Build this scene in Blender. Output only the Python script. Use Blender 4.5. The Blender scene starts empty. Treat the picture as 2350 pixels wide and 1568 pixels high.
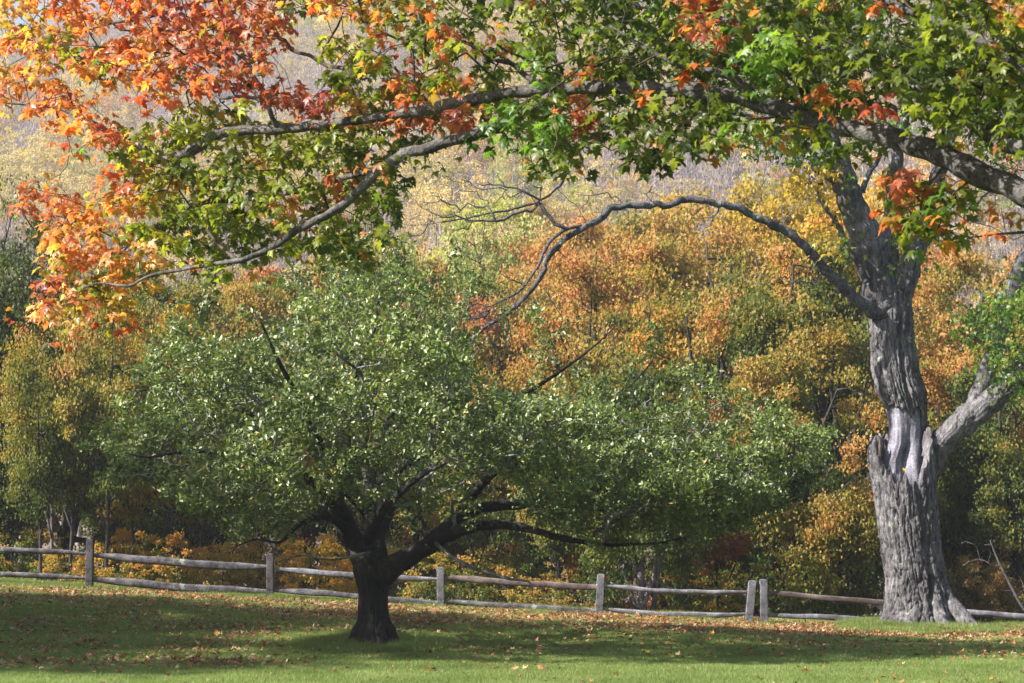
import bpy, math, random
import numpy as np
from mathutils import Vector, Matrix

random.seed(7)
RNG = np.random.default_rng(7)
sc = bpy.context.scene
COL = sc.collection

# ------------------------------------------------------------------ camera
LENS = 70.0
F = 4569.0                      # focal length in the 2350-wide measuring grid
PITCH = math.atan(446.0 / F)
CAMZ = 1.6
cd = bpy.data.cameras.new('camera')
cam = bpy.data.objects.new('camera', cd)
COL.objects.link(cam)
cam.location = (0, 0, CAMZ)
cam.rotation_euler = (math.pi / 2 + PITCH, 0, 0)
cd.lens = LENS
cd.sensor_width = 36.0
cd.clip_start = 0.1
cd.clip_end = 4000
cd.dof.use_dof = True
cd.dof.focus_distance = 27.0
cd.dof.aperture_fstop = 7.0
sc.camera = cam

# ------------------------------------------------------------------ sky, sun
SUN = Vector((-0.80, -0.26, 0.66)).normalized()
w = bpy.data.worlds.new('World')
sc.world = w
w.use_nodes = True
nt = w.node_tree
bg = nt.nodes['Background']
sky = nt.nodes.new('ShaderNodeTexSky')
sky.sky_type = 'NISHITA'
sky.sun_disc = False
sky.sun_elevation = math.asin(SUN.z)
sky.sun_rotation = math.atan2(SUN.x, SUN.y)
sky.dust_density = 1.5
nt.links.new(sky.outputs[0], bg.inputs[0])
bg.inputs[1].default_value = 0.06
sl = bpy.data.lights.new('sun', 'SUN')
sl.energy = 5.0
sl.angle = math.radians(0.53)
sl.color = (1.0, 0.95, 0.87)
so = bpy.data.objects.new('sun', sl)
so.rotation_euler = SUN.to_track_quat('Z', 'Y').to_euler()
so.location = (-40, -20, 60)
COL.objects.link(so)
sc.view_settings.view_transform = 'Standard'
sc.view_settings.look = 'None'
sc.view_settings.exposure = 1.65
sc.view_settings.gamma = 1
sc.view_settings.use_curve_mapping = False
sc.render.engine = 'CYCLES'
sc.cycles.max_bounces = 6
sc.cycles.diffuse_bounces = 3
sc.cycles.transmission_bounces = 4
sc.cycles.glossy_bounces = 2
sc.cycles.volume_bounces = 0
sc.cycles.use_denoising = True
sc.cycles.caustics_reflective = False
sc.cycles.caustics_refractive = False
HAZE = 0.0005


# ------------------------------------------------------------------ helpers
def sstep(t):
    t = np.clip(t, 0, 1)
    return t * t * (3 - 2 * t)


def at(x, y, Y):
    u = (x - 1175.0) / F
    v = (784.0 - y) / F
    cy = math.cos(PITCH) - v * math.sin(PITCH)
    cz = math.sin(PITCH) + v * math.cos(PITCH)
    k = Y / cy
    return np.array([u * k, Y, CAMZ + cz * k])


def proj(P):
    P = np.atleast_2d(P)
    d = P - np.array([0, 0, CAMZ])
    fw = d[:, 1] * math.cos(PITCH) + d[:, 2] * math.sin(PITCH)
    up = -d[:, 1] * math.sin(PITCH) + d[:, 2] * math.cos(PITCH)
    return 1175 + F * d[:, 0] / fw, 784 - F * up / fw, fw


def hsh(i, j, k, s=0):
    n = (i.astype(np.int64) * 374761393 + j.astype(np.int64) * 668265263 + k.astype(np.int64) * 2147483647 + s * 974634777) & 0xFFFFFFFF
    n = ((n ^ (n >> 13)) * 1274126177) & 0xFFFFFFFF
    n = (n ^ (n >> 16)) & 0xFFFFFFFF
    return n / 4294967295.0


def vnoise(P, s=0):
    P = np.asarray(P, float)
    i = np.floor(P)
    f = P - i
    f = f * f * (3 - 2 * f)
    i = i.astype(np.int64)
    r = 0
    for a in (0, 1):
        wx = f[..., 0] if a else 1 - f[..., 0]
        for b in (0, 1):
            wy = f[..., 1] if b else 1 - f[..., 1]
            for c in (0, 1):
                wz = f[..., 2] if c else 1 - f[..., 2]
                r = r + wx * wy * wz * hsh(i[..., 0] + a, i[..., 1] + b, i[..., 2] + c, s)
    return r * 2 - 1


def fbm(P, o=3, s=0):
    r = 0
    a = 1.0
    P = np.asarray(P, float)
    for k in range(o):
        r = r + a * vnoise(P * 2 ** k, s + k)
        a *= 0.5
    return r


MOUND = (7.15, 35.0)


def gz(X, Y):
    X = np.asarray(X, float)
    Y = np.asarray(Y, float)
    z = sstep((Y - 24) / 12) * 0.05 * np.clip(4.5 - X, -2.5, 18)
    z = z - 1.9 * sstep((Y - 38.2) / 6)
    z = z + 0.20 * np.exp(-((X - MOUND[0]) ** 2 + (Y - MOUND[1]) ** 2) / (2 * 0.95 ** 2))
    z = z + 0.05 * np.exp(-((X + 2.0) ** 2 + (Y - 28.7) ** 2) / (2 * 0.7 ** 2))
    t = np.clip(Y - 100, 0, 470)
    m = 1 + np.clip(0.0022 * (X + 110), -0.06, 0.30)
    z = z + 0.352 * t * (t / (t + 55)) * m
    z = z - 0.25 * np.clip(Y - 585, 0, 400)
    P = np.stack([X / 70, Y / 70, 0 * X], -1)
    z = z + vnoise(P, 3) * 4.0 * sstep((Y - 100) / 80)
    P = np.stack([X / 2.2, Y / 2.2, 0 * X], -1)
    return z + 0.02 * vnoise(P, 5)


def ray_ground(x, y):
    lo = 15.0
    for k in range(3000):
        p = at(x, y, lo)
        if p[2] <= gz(p[0], p[1]):
            return p
        lo += 0.05
    return p


def tag(o, label=None, cat=None, group=None, kind=None):
    if label:
        o['label'] = label
    if cat:
        o['category'] = cat
    if group:
        o['group'] = group
    if kind:
        o['kind'] = kind
    return o


def mesh(name, V, faces, mat=None, smooth=False, tint=None, tcol=None):
    """faces: list of int arrays (n,3) / (n,4)"""
    me = bpy.data.meshes.new(name)
    V = np.asarray(V, np.float32)
    me.vertices.add(len(V))
    me.vertices.foreach_set('co', V.ravel())
    faces = [np.asarray(f, np.int32) for f in faces if len(f)]
    loops = np.concatenate([f.ravel() for f in faces])
    tot = np.concatenate([np.full(len(f), f.shape[1], np.int32) for f in faces])
    st = np.concatenate([[0], np.cumsum(tot)[:-1]]).astype(np.int32)
    me.loops.add(len(loops))
    me.loops.foreach_set('vertex_index', loops)
    me.polygons.add(len(tot))
    me.polygons.foreach_set('loop_start', st)
    me.polygons.foreach_set('loop_total', tot)
    if smooth:
        me.polygons.foreach_set('use_smooth', np.ones(len(tot), bool))
    if tint is not None:
        a = me.attributes.new('tint', 'FLOAT', 'POINT')
        a.data.foreach_set('value', np.asarray(tint, np.float32))
    if tcol is not None:
        a = me.attributes.new('leafcolor', 'FLOAT_COLOR', 'POINT')
        c = np.ones((len(V), 4), np.float32)
        c[:, :3] = tcol
        a.data.foreach_set('color', c.ravel())
    me.update(calc_edges=True)
    me.validate()
    if mat:
        me.materials.append(mat)
    return me


def obj(name, me, parent=None, loc=None, kind=None, link=True):
    o = bpy.data.objects.new(name, me)
    if link:
        COL.objects.link(o)
    if parent is not None:
        o.parent = parent
    if loc is not None:
        o.location = loc
    if kind:
        o['kind'] = kind
    return o


def empty(name, loc):
    o = bpy.data.objects.new(name, None)
    o.location = loc
    COL.objects.link(o)
    return o


def copy_tree(o, parent=None):
    c = o.copy()
    COL.objects.link(c)
    if parent is not None:
        c.parent = parent
    for ch in o.children:
        copy_tree(ch, c)
    return c


# ------------------------------------------------------------------ materials
def newmat(name):
    m = bpy.data.materials.new(name)
    m.use_nodes = True
    n = m.node_tree
    return m, n, n.nodes['Principled BSDF'], n.nodes['Material Output']


def ramp(n, stops):
    r = n.nodes.new('ShaderNodeValToRGB')
    e = r.color_ramp.elements
    while len(e) > 1:
        e.remove(e[-1])
    e[0].position = stops[0][0]
    e[0].color = (*stops[0][1], 1)
    for p, c in stops[1:]:
        k = e.new(p)
        k.color = (*c, 1)
    return r


def leaf_shader(m, n, pr, out, colsock, trans=0.45, rough=0.5, spec=0.4, tgain=(1.5, 1.7, 0.9)):
    n.links.new(colsock, pr.inputs['Base Color'])
    pr.inputs['Roughness'].default_value = rough
    pr.inputs['Specular IOR Level'].default_value = spec
    tr = n.nodes.new('ShaderNodeBsdfTranslucent')
    mu = n.nodes.new('ShaderNodeMix')
    mu.data_type = 'RGBA'
    mu.blend_type = 'MULTIPLY'
    mu.inputs[0].default_value = 1
    n.links.new(colsock, mu.inputs[6])
    mu.inputs[7].default_value = (*tgain, 1)
    n.links.new(mu.outputs[2], tr.inputs['Color'])
    mx = n.nodes.new('ShaderNodeMixShader')
    mx.inputs[0].default_value = trans
    n.links.new(pr.outputs[0], mx.inputs[1])
    n.links.new(tr.outputs[0], mx.inputs[2])
    n.links.new(mx.outputs[0], out.inputs['Surface'])


def mat_ramp_leaf(name, stops, trans=0.4, rough=0.55, vary=0.25, inst=False, spec=0.3):
    m, n, pr, out = newmat(name)
    a = n.nodes.new('ShaderNodeAttribute')
    a.attribute_name = 'tint'
    oi = n.nodes.new('ShaderNodeObjectInfo')
    md = n.nodes.new('ShaderNodeMath')
    md.operation = 'MULTIPLY_ADD'
    n.links.new(oi.outputs['Random'], md.inputs[0])
    md.inputs[1].default_value = vary
    n.links.new(a.outputs['Fac'], md.inputs[2])
    sb = n.nodes.new('ShaderNodeMath')
    sb.operation = 'SUBTRACT'
    n.links.new(md.outputs[0], sb.inputs[0])
    sb.inputs[1].default_value = vary / 2
    r = ramp(n, stops)
    n.links.new(sb.outputs[0], r.inputs[0])
    leaf_shader(m, n, pr, out, r.outputs[0], trans, rough, spec)
    return m


def mat_attr_leaf(name, trans=0.45, rough=0.42, spec=0.5, tg=(1.5, 1.7, .9)):
    m, n, pr, out = newmat(name)
    a = n.nodes.new('ShaderNodeAttribute')
    a.attribute_name = 'leafcolor'
    leaf_shader(m, n, pr, out, a.outputs['Color'], trans, rough, spec, tg)
    return m


def mat_obj_leaf(name, trans=0.45, rough=0.42, spec=0.5):
    m, n, pr, out = newmat(name)
    oi = n.nodes.new('ShaderNodeObjectInfo')
    leaf_shader(m, n, pr, out, oi.outputs['Color'], trans, rough, spec, (1.75, 1.65, .95))
    return m


def mat_bark(name, dark, light, scale=9.0, zs=0.22, bump=0.6, lichen=None, lic_amt=0.6, rough=0.9, fine=60.0):
    m, n, pr, out = newmat(name)
    tc = n.nodes.new('ShaderNodeTexCoord')
    mp = n.nodes.new('ShaderNodeMapping')
    mp.inputs['Scale'].default_value = (1, 1, zs)
    n.links.new(tc.outputs['Object'], mp.inputs[0])
    n1 = n.nodes.new('ShaderNodeTexNoise')
    n1.inputs['Scale'].default_value = scale
    n1.inputs['Detail'].default_value = 8
    n1.inputs['Roughness'].default_value = 0.65
    n.links.new(mp.outputs[0], n1.inputs['Vector'])
    r1 = ramp(n, [(0.32, dark), (0.5, tuple(0.5 * (a + b) for a, b in zip(dark, light))), (0.68, light)])
    n.links.new(n1.outputs[0], r1.inputs[0])
    n2 = n.nodes.new('ShaderNodeTexNoise')
    n2.inputs['Scale'].default_value = fine
    n2.inputs['Detail'].default_value = 6
    n.links.new(tc.outputs['Object'], n2.inputs['Vector'])
    col = r1.outputs[0]
    mm = n.nodes.new('ShaderNodeMix')
    mm.data_type = 'RGBA'
    mm.blend_type = 'MULTIPLY'
    mm.inputs[0].default_value = 0.8
    r2 = ramp(n, [(0.3, (0.45, 0.45, 0.45)), (0.7, (1.25, 1.25, 1.25))])
    n.links.new(n2.outputs[0], r2.inputs[0])
    n.links.new(col, mm.inputs[6])
    n.links.new(r2.outputs[0], mm.inputs[7])
    col = mm.outputs[2]
    nl_ = n.nodes.new('ShaderNodeTexNoise')
    nl_.inputs['Scale'].default_value = 1.7
    nl_.inputs['Detail'].default_value = 5
    n.links.new(tc.outputs['Object'], nl_.inputs['Vector'])
    rl_ = ramp(n, [(0.36, (0.55, 0.54, 0.55)), (0.62, (1.2, 1.2, 1.2))])
    n.links.new(nl_.outputs[0], rl_.inputs[0])
    m4 = n.nodes.new('ShaderNodeMix')
    m4.data_type = 'RGBA'
    m4.blend_type = 'MULTIPLY'
    m4.inputs[0].default_value = 1.0
    n.links.new(col, m4.inputs[6])
    n.links.new(rl_.outputs[0], m4.inputs[7])
    col = m4.outputs[2]
    if lichen:
        n3 = n.nodes.new('ShaderNodeTexNoise')
        n3.inputs['Scale'].default_value = 3.2
        n3.inputs['Detail'].default_value = 7
        n3.inputs['Roughness'].default_value = 0.7
        n.links.new(tc.outputs['Object'], n3.inputs['Vector'])
        r3 = ramp(n, [(lic_amt, (0, 0, 0)), (lic_amt + 0.04, (1, 1, 1))])
        n.links.new(n3.outputs[0], r3.inputs[0])
        m3 = n.nodes.new('ShaderNodeMix')
        m3.data_type = 'RGBA'
        n.links.new(r3.outputs[0], m3.inputs[0])
        n.links.new(col, m3.inputs[6])
        m3.inputs[7].default_value = (*lichen, 1)
        col = m3.outputs[2]
    n.links.new(col, pr.inputs['Base Color'])
    pr.inputs['Roughness'].default_value = rough
    pr.inputs['Specular IOR Level'].default_value = 0.25
    b = n.nodes.new('ShaderNodeBump')
    b.inputs['Strength'].default_value = bump
    b.inputs['Distance'].default_value = 0.03
    ad = n.nodes.new('ShaderNodeMath')
    ad.operation = 'MULTIPLY_ADD'
    n.links.new(n2.outputs[0], ad.inputs[0])
    ad.inputs[1].default_value = 0.5
    n.links.new(n1.outputs[0], ad.inputs[2])
    n.links.new(ad.outputs[0], b.inputs['Height'])
    n.links.new(b.outputs[0], pr.inputs['Normal'])
    return m


M = {}
M['fg_bark'] = mat_bark('limb_bark', (0.035, 0.031, 0.029), (0.19, 0.178, 0.165), 14, 1.0, 0.8, (0.20, 0.21, 0.18), 0.62)
M['fg_twig'] = mat_bark('twig_bark', (0.04, 0.028, 0.022), (0.12, 0.09, 0.075), 20, 1.0, 0.3)
M['old_bark'] = mat_bark('old_maple_bark', (0.022, 0.020, 0.022), (0.27, 0.255, 0.265), 17, 0.22, 1.0, (0.30, 0.34, 0.26), 0.63)
M['old_limb'] = mat_bark('old_limb_bark', (0.025, 0.024, 0.027), (0.19, 0.185, 0.20), 22, 0.7, 0.9, (0.32, 0.36, 0.28), 0.61)
M['old_twig'] = mat_bark('old_twig_bark', (0.07, 0.06, 0.062), (0.17, 0.15, 0.155), 20, 1.0, 0.3)
M['bare_wood'] = mat_bark('bare_wood', (0.10, 0.093, 0.115), (0.33, 0.315, 0.38), 12, 0.10, 0.6, rough=0.55, fine=30)
M['torn_wood'] = mat_bark('torn_wood', (0.05, 0.035, 0.03), (0.20, 0.16, 0.13), 14, 0.3, 0.9)
M['apple_bark'] = mat_bark('apple_bark', (0.010, 0.009, 0.008), (0.050, 0.044, 0.039), 18, 0.5, 0.9)
M['apple_twig'] = mat_bark('apple_twig_bark', (0.07, 0.065, 0.06), (0.33, 0.325, 0.31), 12, 1.0, 0.3)
M['forest_bark'] = mat_bark('forest_bark', (0.02, 0.018, 0.018), (0.075, 0.068, 0.068), 8, 0.3, 0.5)
M['pale_bark'] = mat_bark('pale_bark', (0.09, 0.085, 0.09), (0.25, 0.235, 0.25), 8, 0.6, 0.4)
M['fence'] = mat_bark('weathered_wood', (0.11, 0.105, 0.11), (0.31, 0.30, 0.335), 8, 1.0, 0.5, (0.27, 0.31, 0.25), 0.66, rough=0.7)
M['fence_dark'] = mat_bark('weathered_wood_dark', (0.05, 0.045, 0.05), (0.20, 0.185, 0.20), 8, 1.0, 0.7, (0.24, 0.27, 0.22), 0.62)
M['fence_brown'] = mat_bark('weathered_wood_brown', (0.10, 0.075, 0.065), (0.23, 0.18, 0.165), 8, 1.0, 0.4)
M['fg_leaf'] = mat_attr_leaf('maple_leaf', 0.55, 0.42, 0.55, (1.75, 1.65, .95))
M['fg_leaf_obj'] = mat_obj_leaf('maple_leaf_single', 0.55, 0.42, 0.55)
M['apple_leaf'] = mat_attr_leaf('apple_leaf', 0.22, 0.48, 0.75)
M['litter'] = mat_attr_leaf('dry_leaf', 0.15, 0.6, 0.3)
M['litter_obj'] = mat_obj_leaf('dry_leaf_single', 0.15, 0.6, 0.3)

G0, G1, G2 = (0.030, 0.055, 0.012), (0.075, 0.115, 0.020), (0.17, 0.20, 0.030)
PAL = {
    'darkgreen': [(0.0, (0.028, 0.045, 0.012)), (0.5, (0.055, 0.078, 0.018)), (0.85, (0.11, 0.12, 0.028)), (1.0, (0.16, 0.12, 0.03))],
    'green': [(0.0, (0.03, 0.055, 0.012)), (0.45, (0.06, 0.09, 0.018)), (0.7, (0.13, 0.145, 0.028)), (1.0, (0.32, 0.20, 0.04))],
    'greengold': [(0.0, (0.04, 0.07, 0.012)), (0.45, (0.09, 0.115, 0.02)), (0.68, (0.22, 0.19, 0.03)), (1.0, (0.46, 0.22, 0.045))],
    'orange': [(0.0, (0.09, 0.11, 0.022)), (0.34, (0.18, 0.18, 0.035)), (0.55, (0.35, 0.24, 0.06)), (0.8, (0.44, 0.22, 0.075)), (1.0, (0.44, 0.16, 0.07))],
    'orangegreen': [(0.0, (0.05, 0.08, 0.014)), (0.35, (0.12, 0.14, 0.02)), (0.6, (0.28, 0.22, 0.05)), (0.85, (0.42, 0.21, 0.065)), (1.0, (0.43, 0.15, 0.06))],
    'gold': [(0.0, (0.10, 0.11, 0.018)), (0.35, (0.26, 0.21, 0.03)), (0.7, (0.48, 0.31, 0.045)), (1.0, (0.56, 0.24, 0.045))],
    'yellow': [(0.0, (0.09, 0.11, 0.02)), (0.35, (0.22, 0.20, 0.03)), (0.7, (0.46, 0.33, 0.04)), (1.0, (0.52, 0.28, 0.05))],
    'pale': [(0.0, (0.12, 0.15, 0.05)), (0.5, (0.25, 0.28, 0.09)), (0.8, (0.40, 0.38, 0.12)), (1.0, (0.50, 0.33, 0.10))],
    'chartreuse': [(0.0, (0.20, 0.22, 0.05)), (0.5, (0.38, 0.38, 0.08)), (1.0, (0.55, 0.46, 0.10))],
    'rust': [(0.0, (0.12, 0.06, 0.03)), (0.5, (0.30, 0.12, 0.06)), (1.0, (0.45, 0.18, 0.09))],
    'maroon': [(0.0, (0.07, 0.035, 0.04)), (0.5, (0.15, 0.07, 0.07)), (1.0, (0.24, 0.11, 0.09))],
    'olive': [(0.0, (0.06, 0.06, 0.02)), (0.5, (0.14, 0.12, 0.035)), (0.8, (0.26, 0.17, 0.05)), (1.0, (0.36, 0.16, 0.05))],
}
for k, v in PAL.items():
    M['c_' + k] = mat_ramp_leaf(k + '_foliage', v)


# ------------------------------------------------------------------ geometry builders
def catmull(P, step, n_min=2):
    P = np.asarray(P, float)
    Q = np.vstack([2 * P[0] - P[1], P, 2 * P[-1] - P[-2]])
    out = []
    for i in range(1, len(Q) - 2):
        a, b, c, d = Q[i - 1:i + 3]
        L = np.linalg.norm((c - b)[:3])
        n = max(n_min, int(L / step))
        t = np.linspace(0, 1, n, endpoint=False)[:, None]
        out.append(0.5 * (2 * b + (c - a) * t + (2 * a - 5 * b + 4 * c - d) * t ** 2 + (3 * b - a - 3 * c + d) * t ** 3))
    out.append(P[-1:])
    return np.vstack(out)


def tube(P, R, sides, cap=True, rough=0.0, rs=0, furrow=0.0, oval=None):
    P = np.asarray(P, float)
    R = np.asarray(R, float)
    n = len(P)
    T = np.gradient(P, axis=0)
    T /= np.linalg.norm(T, axis=1)[:, None] + 1e-9
    u = np.cross(T[0], [0.13, 0.97, 0.2])
    u /= np.linalg.norm(u)
    U = np.zeros_like(P)
    for i in range(n):
        u = u - T[i] * np.dot(u, T[i])
        u /= np.linalg.norm(u) + 1e-9
        U[i] = u
    W = np.cross(T, U)
    a = np.linspace(0, 2 * math.pi, sides, endpoint=False)
    ca, sa = np.cos(a), np.sin(a)
    rr = R[:, None] * np.ones((1, sides))
    if rough or furrow:
        s = np.concatenate([[0], np.cumsum(np.linalg.norm(np.diff(P, axis=0), axis=1))])
        Rm = max(R.mean(), 1e-3)
        c3 = np.stack([np.cos(a)[None, :] * R[:, None], np.sin(a)[None, :] * R[:, None], s[:, None] * np.ones((1, sides))], -1)
        if rough:
            rr = rr * (1 + rough * fbm(c3 * np.array([1.2, 1.2, 0.9]) / Rm * 0.8, 3, rs))
        if furrow:
            f = 1 - np.abs(vnoise(c3 * np.array([22, 22, 3.0]), rs + 9))
            g = 1 - np.abs(vnoise(c3 * np.array([45, 45, 8.0]), rs + 19))
            rr = rr - furrow * (f ** 3 * 0.8 + g ** 3 * 0.35)
    V = P[:, None, :] + rr[..., None] * (U[:, None, :] * ca[None, :, None] + W[:, None, :] * sa[None, :, None])
    V = V.reshape(-1, 3)
    i = np.arange(n - 1)[:, None] * sides
    j = np.arange(sides)[None, :]
    k = (j + 1) % sides
    Fq = np.stack([i + j, i + k, i + sides + k, i + sides + j], -1).reshape(-1, 4)
    if cap:
        V = np.vstack([V, P[-1] + T[-1] * R[-1] * 0.6, P[0]])
        c = len(V) - 2
        b = (n - 1) * sides
        Ft = np.stack([b + np.arange(sides), b + (np.arange(sides) + 1) % sides, np.full(sides, c)], -1)
        Fb = np.stack([(np.arange(sides) + 1) % sides, np.arange(sides), np.full(sides, c + 1)], -1)
        return V, Fq, np.vstack([Ft, Fb])
    return V, Fq, np.zeros((0, 3), int)


class Acc:
    def __init__(s):
        s.V, s.Q, s.T, s.n, s.t = [], [], [], 0, []

    def add(s, V, Q=None, T=None, tint=None):
        s.V.append(V)
        if Q is not None and len(Q):
            s.Q.append(Q + s.n)
        if T is not None and len(T):
            s.T.append(T + s.n)
        if tint is not None:
            s.t.append(tint)
        s.n += len(V)

    def mesh(s, name, mat, smooth=True, **k):
        fs = []
        if s.Q:
            fs.append(np.vstack(s.Q))
        if s.T:
            fs.append(np.vstack(s.T))
        return mesh(name, np.vstack(s.V), fs, mat, smooth, **k)


class Skel:
    """branch skeleton: fixed limbs plus twigs that reach for target points"""

    def __init__(s, cap=60000):
        s.P = np.zeros((cap, 3))
        s.par = np.full(cap, -1, int)
        s.fix = np.zeros(cap)
        s.pl = np.zeros(cap)
        s.n = 0

    def limb(s, pts, radii, step, parent=None, jit=0.0):
        A = np.hstack([np.asarray(pts, float), np.asarray(radii, float)[:, None]])
        A = catmull(A, step)
        A[:, 3] = np.maximum(A[:, 3], 0.002)
        if jit:
            m = len(A)
            J = RNG.normal(0, 1, (m, 3)) * A[:, 3:4] * jit
            J[0] = 0
            A[:, :3] += J
        if parent is None and s.n:
            d = np.linalg.norm(s.P[:s.n] - A[0, :3], axis=1)
            parent = int(d.argmin())
        first = s.n
        for i, r in enumerate(A):
            k = s.n
            s.P[k] = r[:3]
            s.fix[k] = r[3]
            s.par[k] = (parent if parent is not None else -1) if i == 0 else k - 1
            if s.par[k] >= 0:
                s.pl[k] = s.pl[s.par[k]] + np.linalg.norm(s.P[k] - s.P[s.par[k]])
            s.n += 1
        return A, first

    def grow(s, targets, step=0.25, bf=0.35, jit=0.12, bend=0.12, sag=0.0, up=0.0):
        targets = np.asarray(targets, float)
        d0 = np.array([np.min(np.sum((s.P[:s.n] - t) ** 2, 1)) for t in targets])
        tips = []
        for t in targets[np.argsort(d0)]:
            d = np.linalg.norm(s.P[:s.n] - t, axis=1)
            c = d + bf * s.pl[:s.n]
            i = int(c.argmin())
            L = d[i]
            m = max(1, int(round(L / step)))
            a = s.P[i].copy()
            off = RNG.normal(0, bend * L, 3)
            off[2] += -sag * L + up * L
            prev = i
            for k in range(1, m + 1):
                f = k / m
                p = a + (t - a) * f + off * math.sin(math.pi * f)
                if k < m:
                    p = p + RNG.normal(0, jit * step, 3)
                q = s.n
                s.P[q] = p
                s.par[q] = prev
                s.pl[q] = s.pl[prev] + step
                s.n += 1
                prev = q
            tips.append(prev)
        return np.array(tips)

    def radii(s, tip=0.004, ex=2.1, mx=None):
        n = s.n
        w = np.zeros(n)
        ch = np.bincount(s.par[:n][s.par[:n] >= 0], minlength=n)
        w[ch == 0] = tip ** ex
        for i in range(n - 1, 0, -1):
            p = s.par[i]
            if p >= 0:
                w[p] += w[i]
        R = w ** (1 / ex)
        f = s.fix[:n] > 0
        if mx:
            R = np.minimum(R, mx)
        R[f] = s.fix[:n][f]
        s.w = w
        s.R = R
        return R

    def chains(s, only_free=True):
        n = s.n
        kids = [[] for _ in range(n)]
        for i in range(n):
            if s.par[i] >= 0:
                kids[s.par[i]].append(i)
        starts = []
        for i in range(n):
            if s.fix[i] > 0:
                starts += [k for k in kids[i] if s.fix[k] == 0]
        out = []
        while starts:
            k = starts.pop()
            ch = [s.par[k], k]
            while kids[ch[-1]]:
                c = sorted(kids[ch[-1]], key=lambda q: -s.w[q])
                starts += c[1:]
                ch.append(c[0])
            out.append(ch)
        return out

    def twigs_mesh(s, name, mat, thick=0.02):
        A = Acc()
        for ch in s.chains():
            P = s.P[ch]
            R = s.R[ch].copy()
            R[0] = min(R[0], R[1] * 1.15)
            sd = 8 if R[0] > 0.05 else 5 if R[0] > thick else 3
            V, Q, T = tube(P, R, sd, cap=False)
            A.add(V, Q, T)
        return A.mesh(name, mat)


def frames(T, N):
    T = T / (np.linalg.norm(T, axis=1)[:, None] + 1e-9)
    N = N - T * np.sum(T * N, 1)[:, None]
    N /= np.linalg.norm(N, axis=1)[:, None] + 1e-9
    return T, N, np.cross(T, N)


def leafcloud(P, T, N, S, tmpl):
    """tmpl: list of (verts, tris); each leaf takes one at random. returns V, tris, leaf index per vertex"""
    T, N, B = frames(T, N)
    Vs, Fs, Is = [], [], []
    base = 0
    pick = RNG.integers(0, len(tmpl), len(P))
    for k, (tv, tf) in enumerate(tmpl):
        I = np.nonzero(pick == k)[0]
        if not len(I):
            continue
        s = S[I][:, None, None]
        V = P[I][:, None, :] + s * (tv[None, :, 0:1] * B[I][:, None, :] + tv[None, :, 1:2] * T[I][:, None, :] + tv[None, :, 2:3] * N[I][:, None, :])
        m = len(tv)
        Fk = (tf[None] + (np.arange(len(I)) * m)[:, None, None]).reshape(-1, tf.shape[1]) + base
        Vs.append(V.reshape(-1, 3))
        Fs.append(Fk)
        Is.append(np.repeat(I, m))
        base += len(I) * m
    return np.vstack(Vs), np.vstack(Fs), np.concatenate(Is)


HALF = [(0.0, 0.03), (0.16, -0.07), (0.40, -0.03), (0.29, 0.13), (0.50, 0.22), (0.62, 0.50), (0.42, 0.43), (0.19, 0.45), (0.31, 0.67), (0.16, 0.71), (0.0, 1.02)]


def maple_tmpl(fold, curl, twist, seed, wid=1.0, half=None):
    r = random.Random(seed)
    half = half or HALF
    pts = [(x * wid, y) for x, y in half] + [(-x * wid, y) for x, y in half[-2:0:-1]]
    pts = [(x * r.uniform(0.88, 1.12), y + r.uniform(-0.03, 0.03)) for x, y in pts]
    v = [(0, 0.30, 0)] + [(x, y, 0) for x, y in pts]
    v = np.array(v, float)
    x, y = v[:, 0], v[:, 1]
    rad = np.sqrt(x ** 2 + (y - 0.3) ** 2)
    v[:, 2] = fold * np.abs(x) + curl * rad ** 2 + twist * x * (y - 0.3) + 0.05 * np.array([r.uniform(-1, 1) for _ in x]) * (rad > 0.3)
    n = len(pts)
    t = np.array([(0, 1 + i, 1 + (i + 1) % n) for i in range(n)])
    # petiole
    b = len(v)
    v = np.vstack([v, [[-0.012, 0.03, 0], [0.012, 0.03, 0], [0.0, -0.5, 0.10]]])
    t = np.vstack([t, [[b, b + 1, b + 2]]])
    return v, t


MAPLE = [maple_tmpl(-0.42, -0.50, 0.5, 1), maple_tmpl(0.35, -0.65, -0.6, 2), maple_tmpl(-0.1, -0.85, 0.7, 3, 0.9), maple_tmpl(-0.62, 0.2, 0.4, 4, 0.95), maple_tmpl(0.2, -0.35, -0.8, 5, 1.05)]
DRY = [maple_tmpl(0.5, 0.5, 0.6, 11, 0.85), maple_tmpl(-0.5, 0.6, -0.7, 12, 0.8), maple_tmpl(0.7, -0.4, 0.5, 13, 0.9), maple_tmpl(-0.3, -0.6, 0.8, 14), maple_tmpl(0.15, 0.9, -0.3, 15, 0.9), maple_tmpl(0.9, 0.3, 0.2, 16, 0.7)]
LH = [(0.0, 0.03), (0.40, -0.03), (0.27, 0.15), (0.62, 0.48), (0.20, 0.45), (0.20, 0.70), (0.0, 1.02)]
DRYL = [maple_tmpl(0.5, 0.5, 0.6, 11, 0.85, LH), maple_tmpl(-0.5, 0.6, -0.7, 12, 0.8, LH), maple_tmpl(0.7, -0.4, 0.5, 13, 0.9, LH), maple_tmpl(-0.3, -0.6, 0.8, 14, 1, LH), maple_tmpl(0.15, 0.9, -0.3, 15, 0.9, LH), maple_tmpl(0.9, 0.3, 0.2, 16, 0.7, LH)]
MAPLEL = [maple_tmpl(-0.30, -0.30, 0.3, 1, 1, LH), maple_tmpl(0.25, -0.45, -0.4, 2, 1, LH), maple_tmpl(-0.1, -0.6, 0.5, 3, 0.9, LH)]
OVAL = [(np.array([(0, 0, 0), (0.27, 0.42, f), (0, 1, -c), (-0.27, 0.42, f)], float), np.array([(0, 1, 2), (0, 2, 3)])) for f, c in ((0.1, 0.15), (0.16, -0.1), (-0.08, 0.25))]
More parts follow.
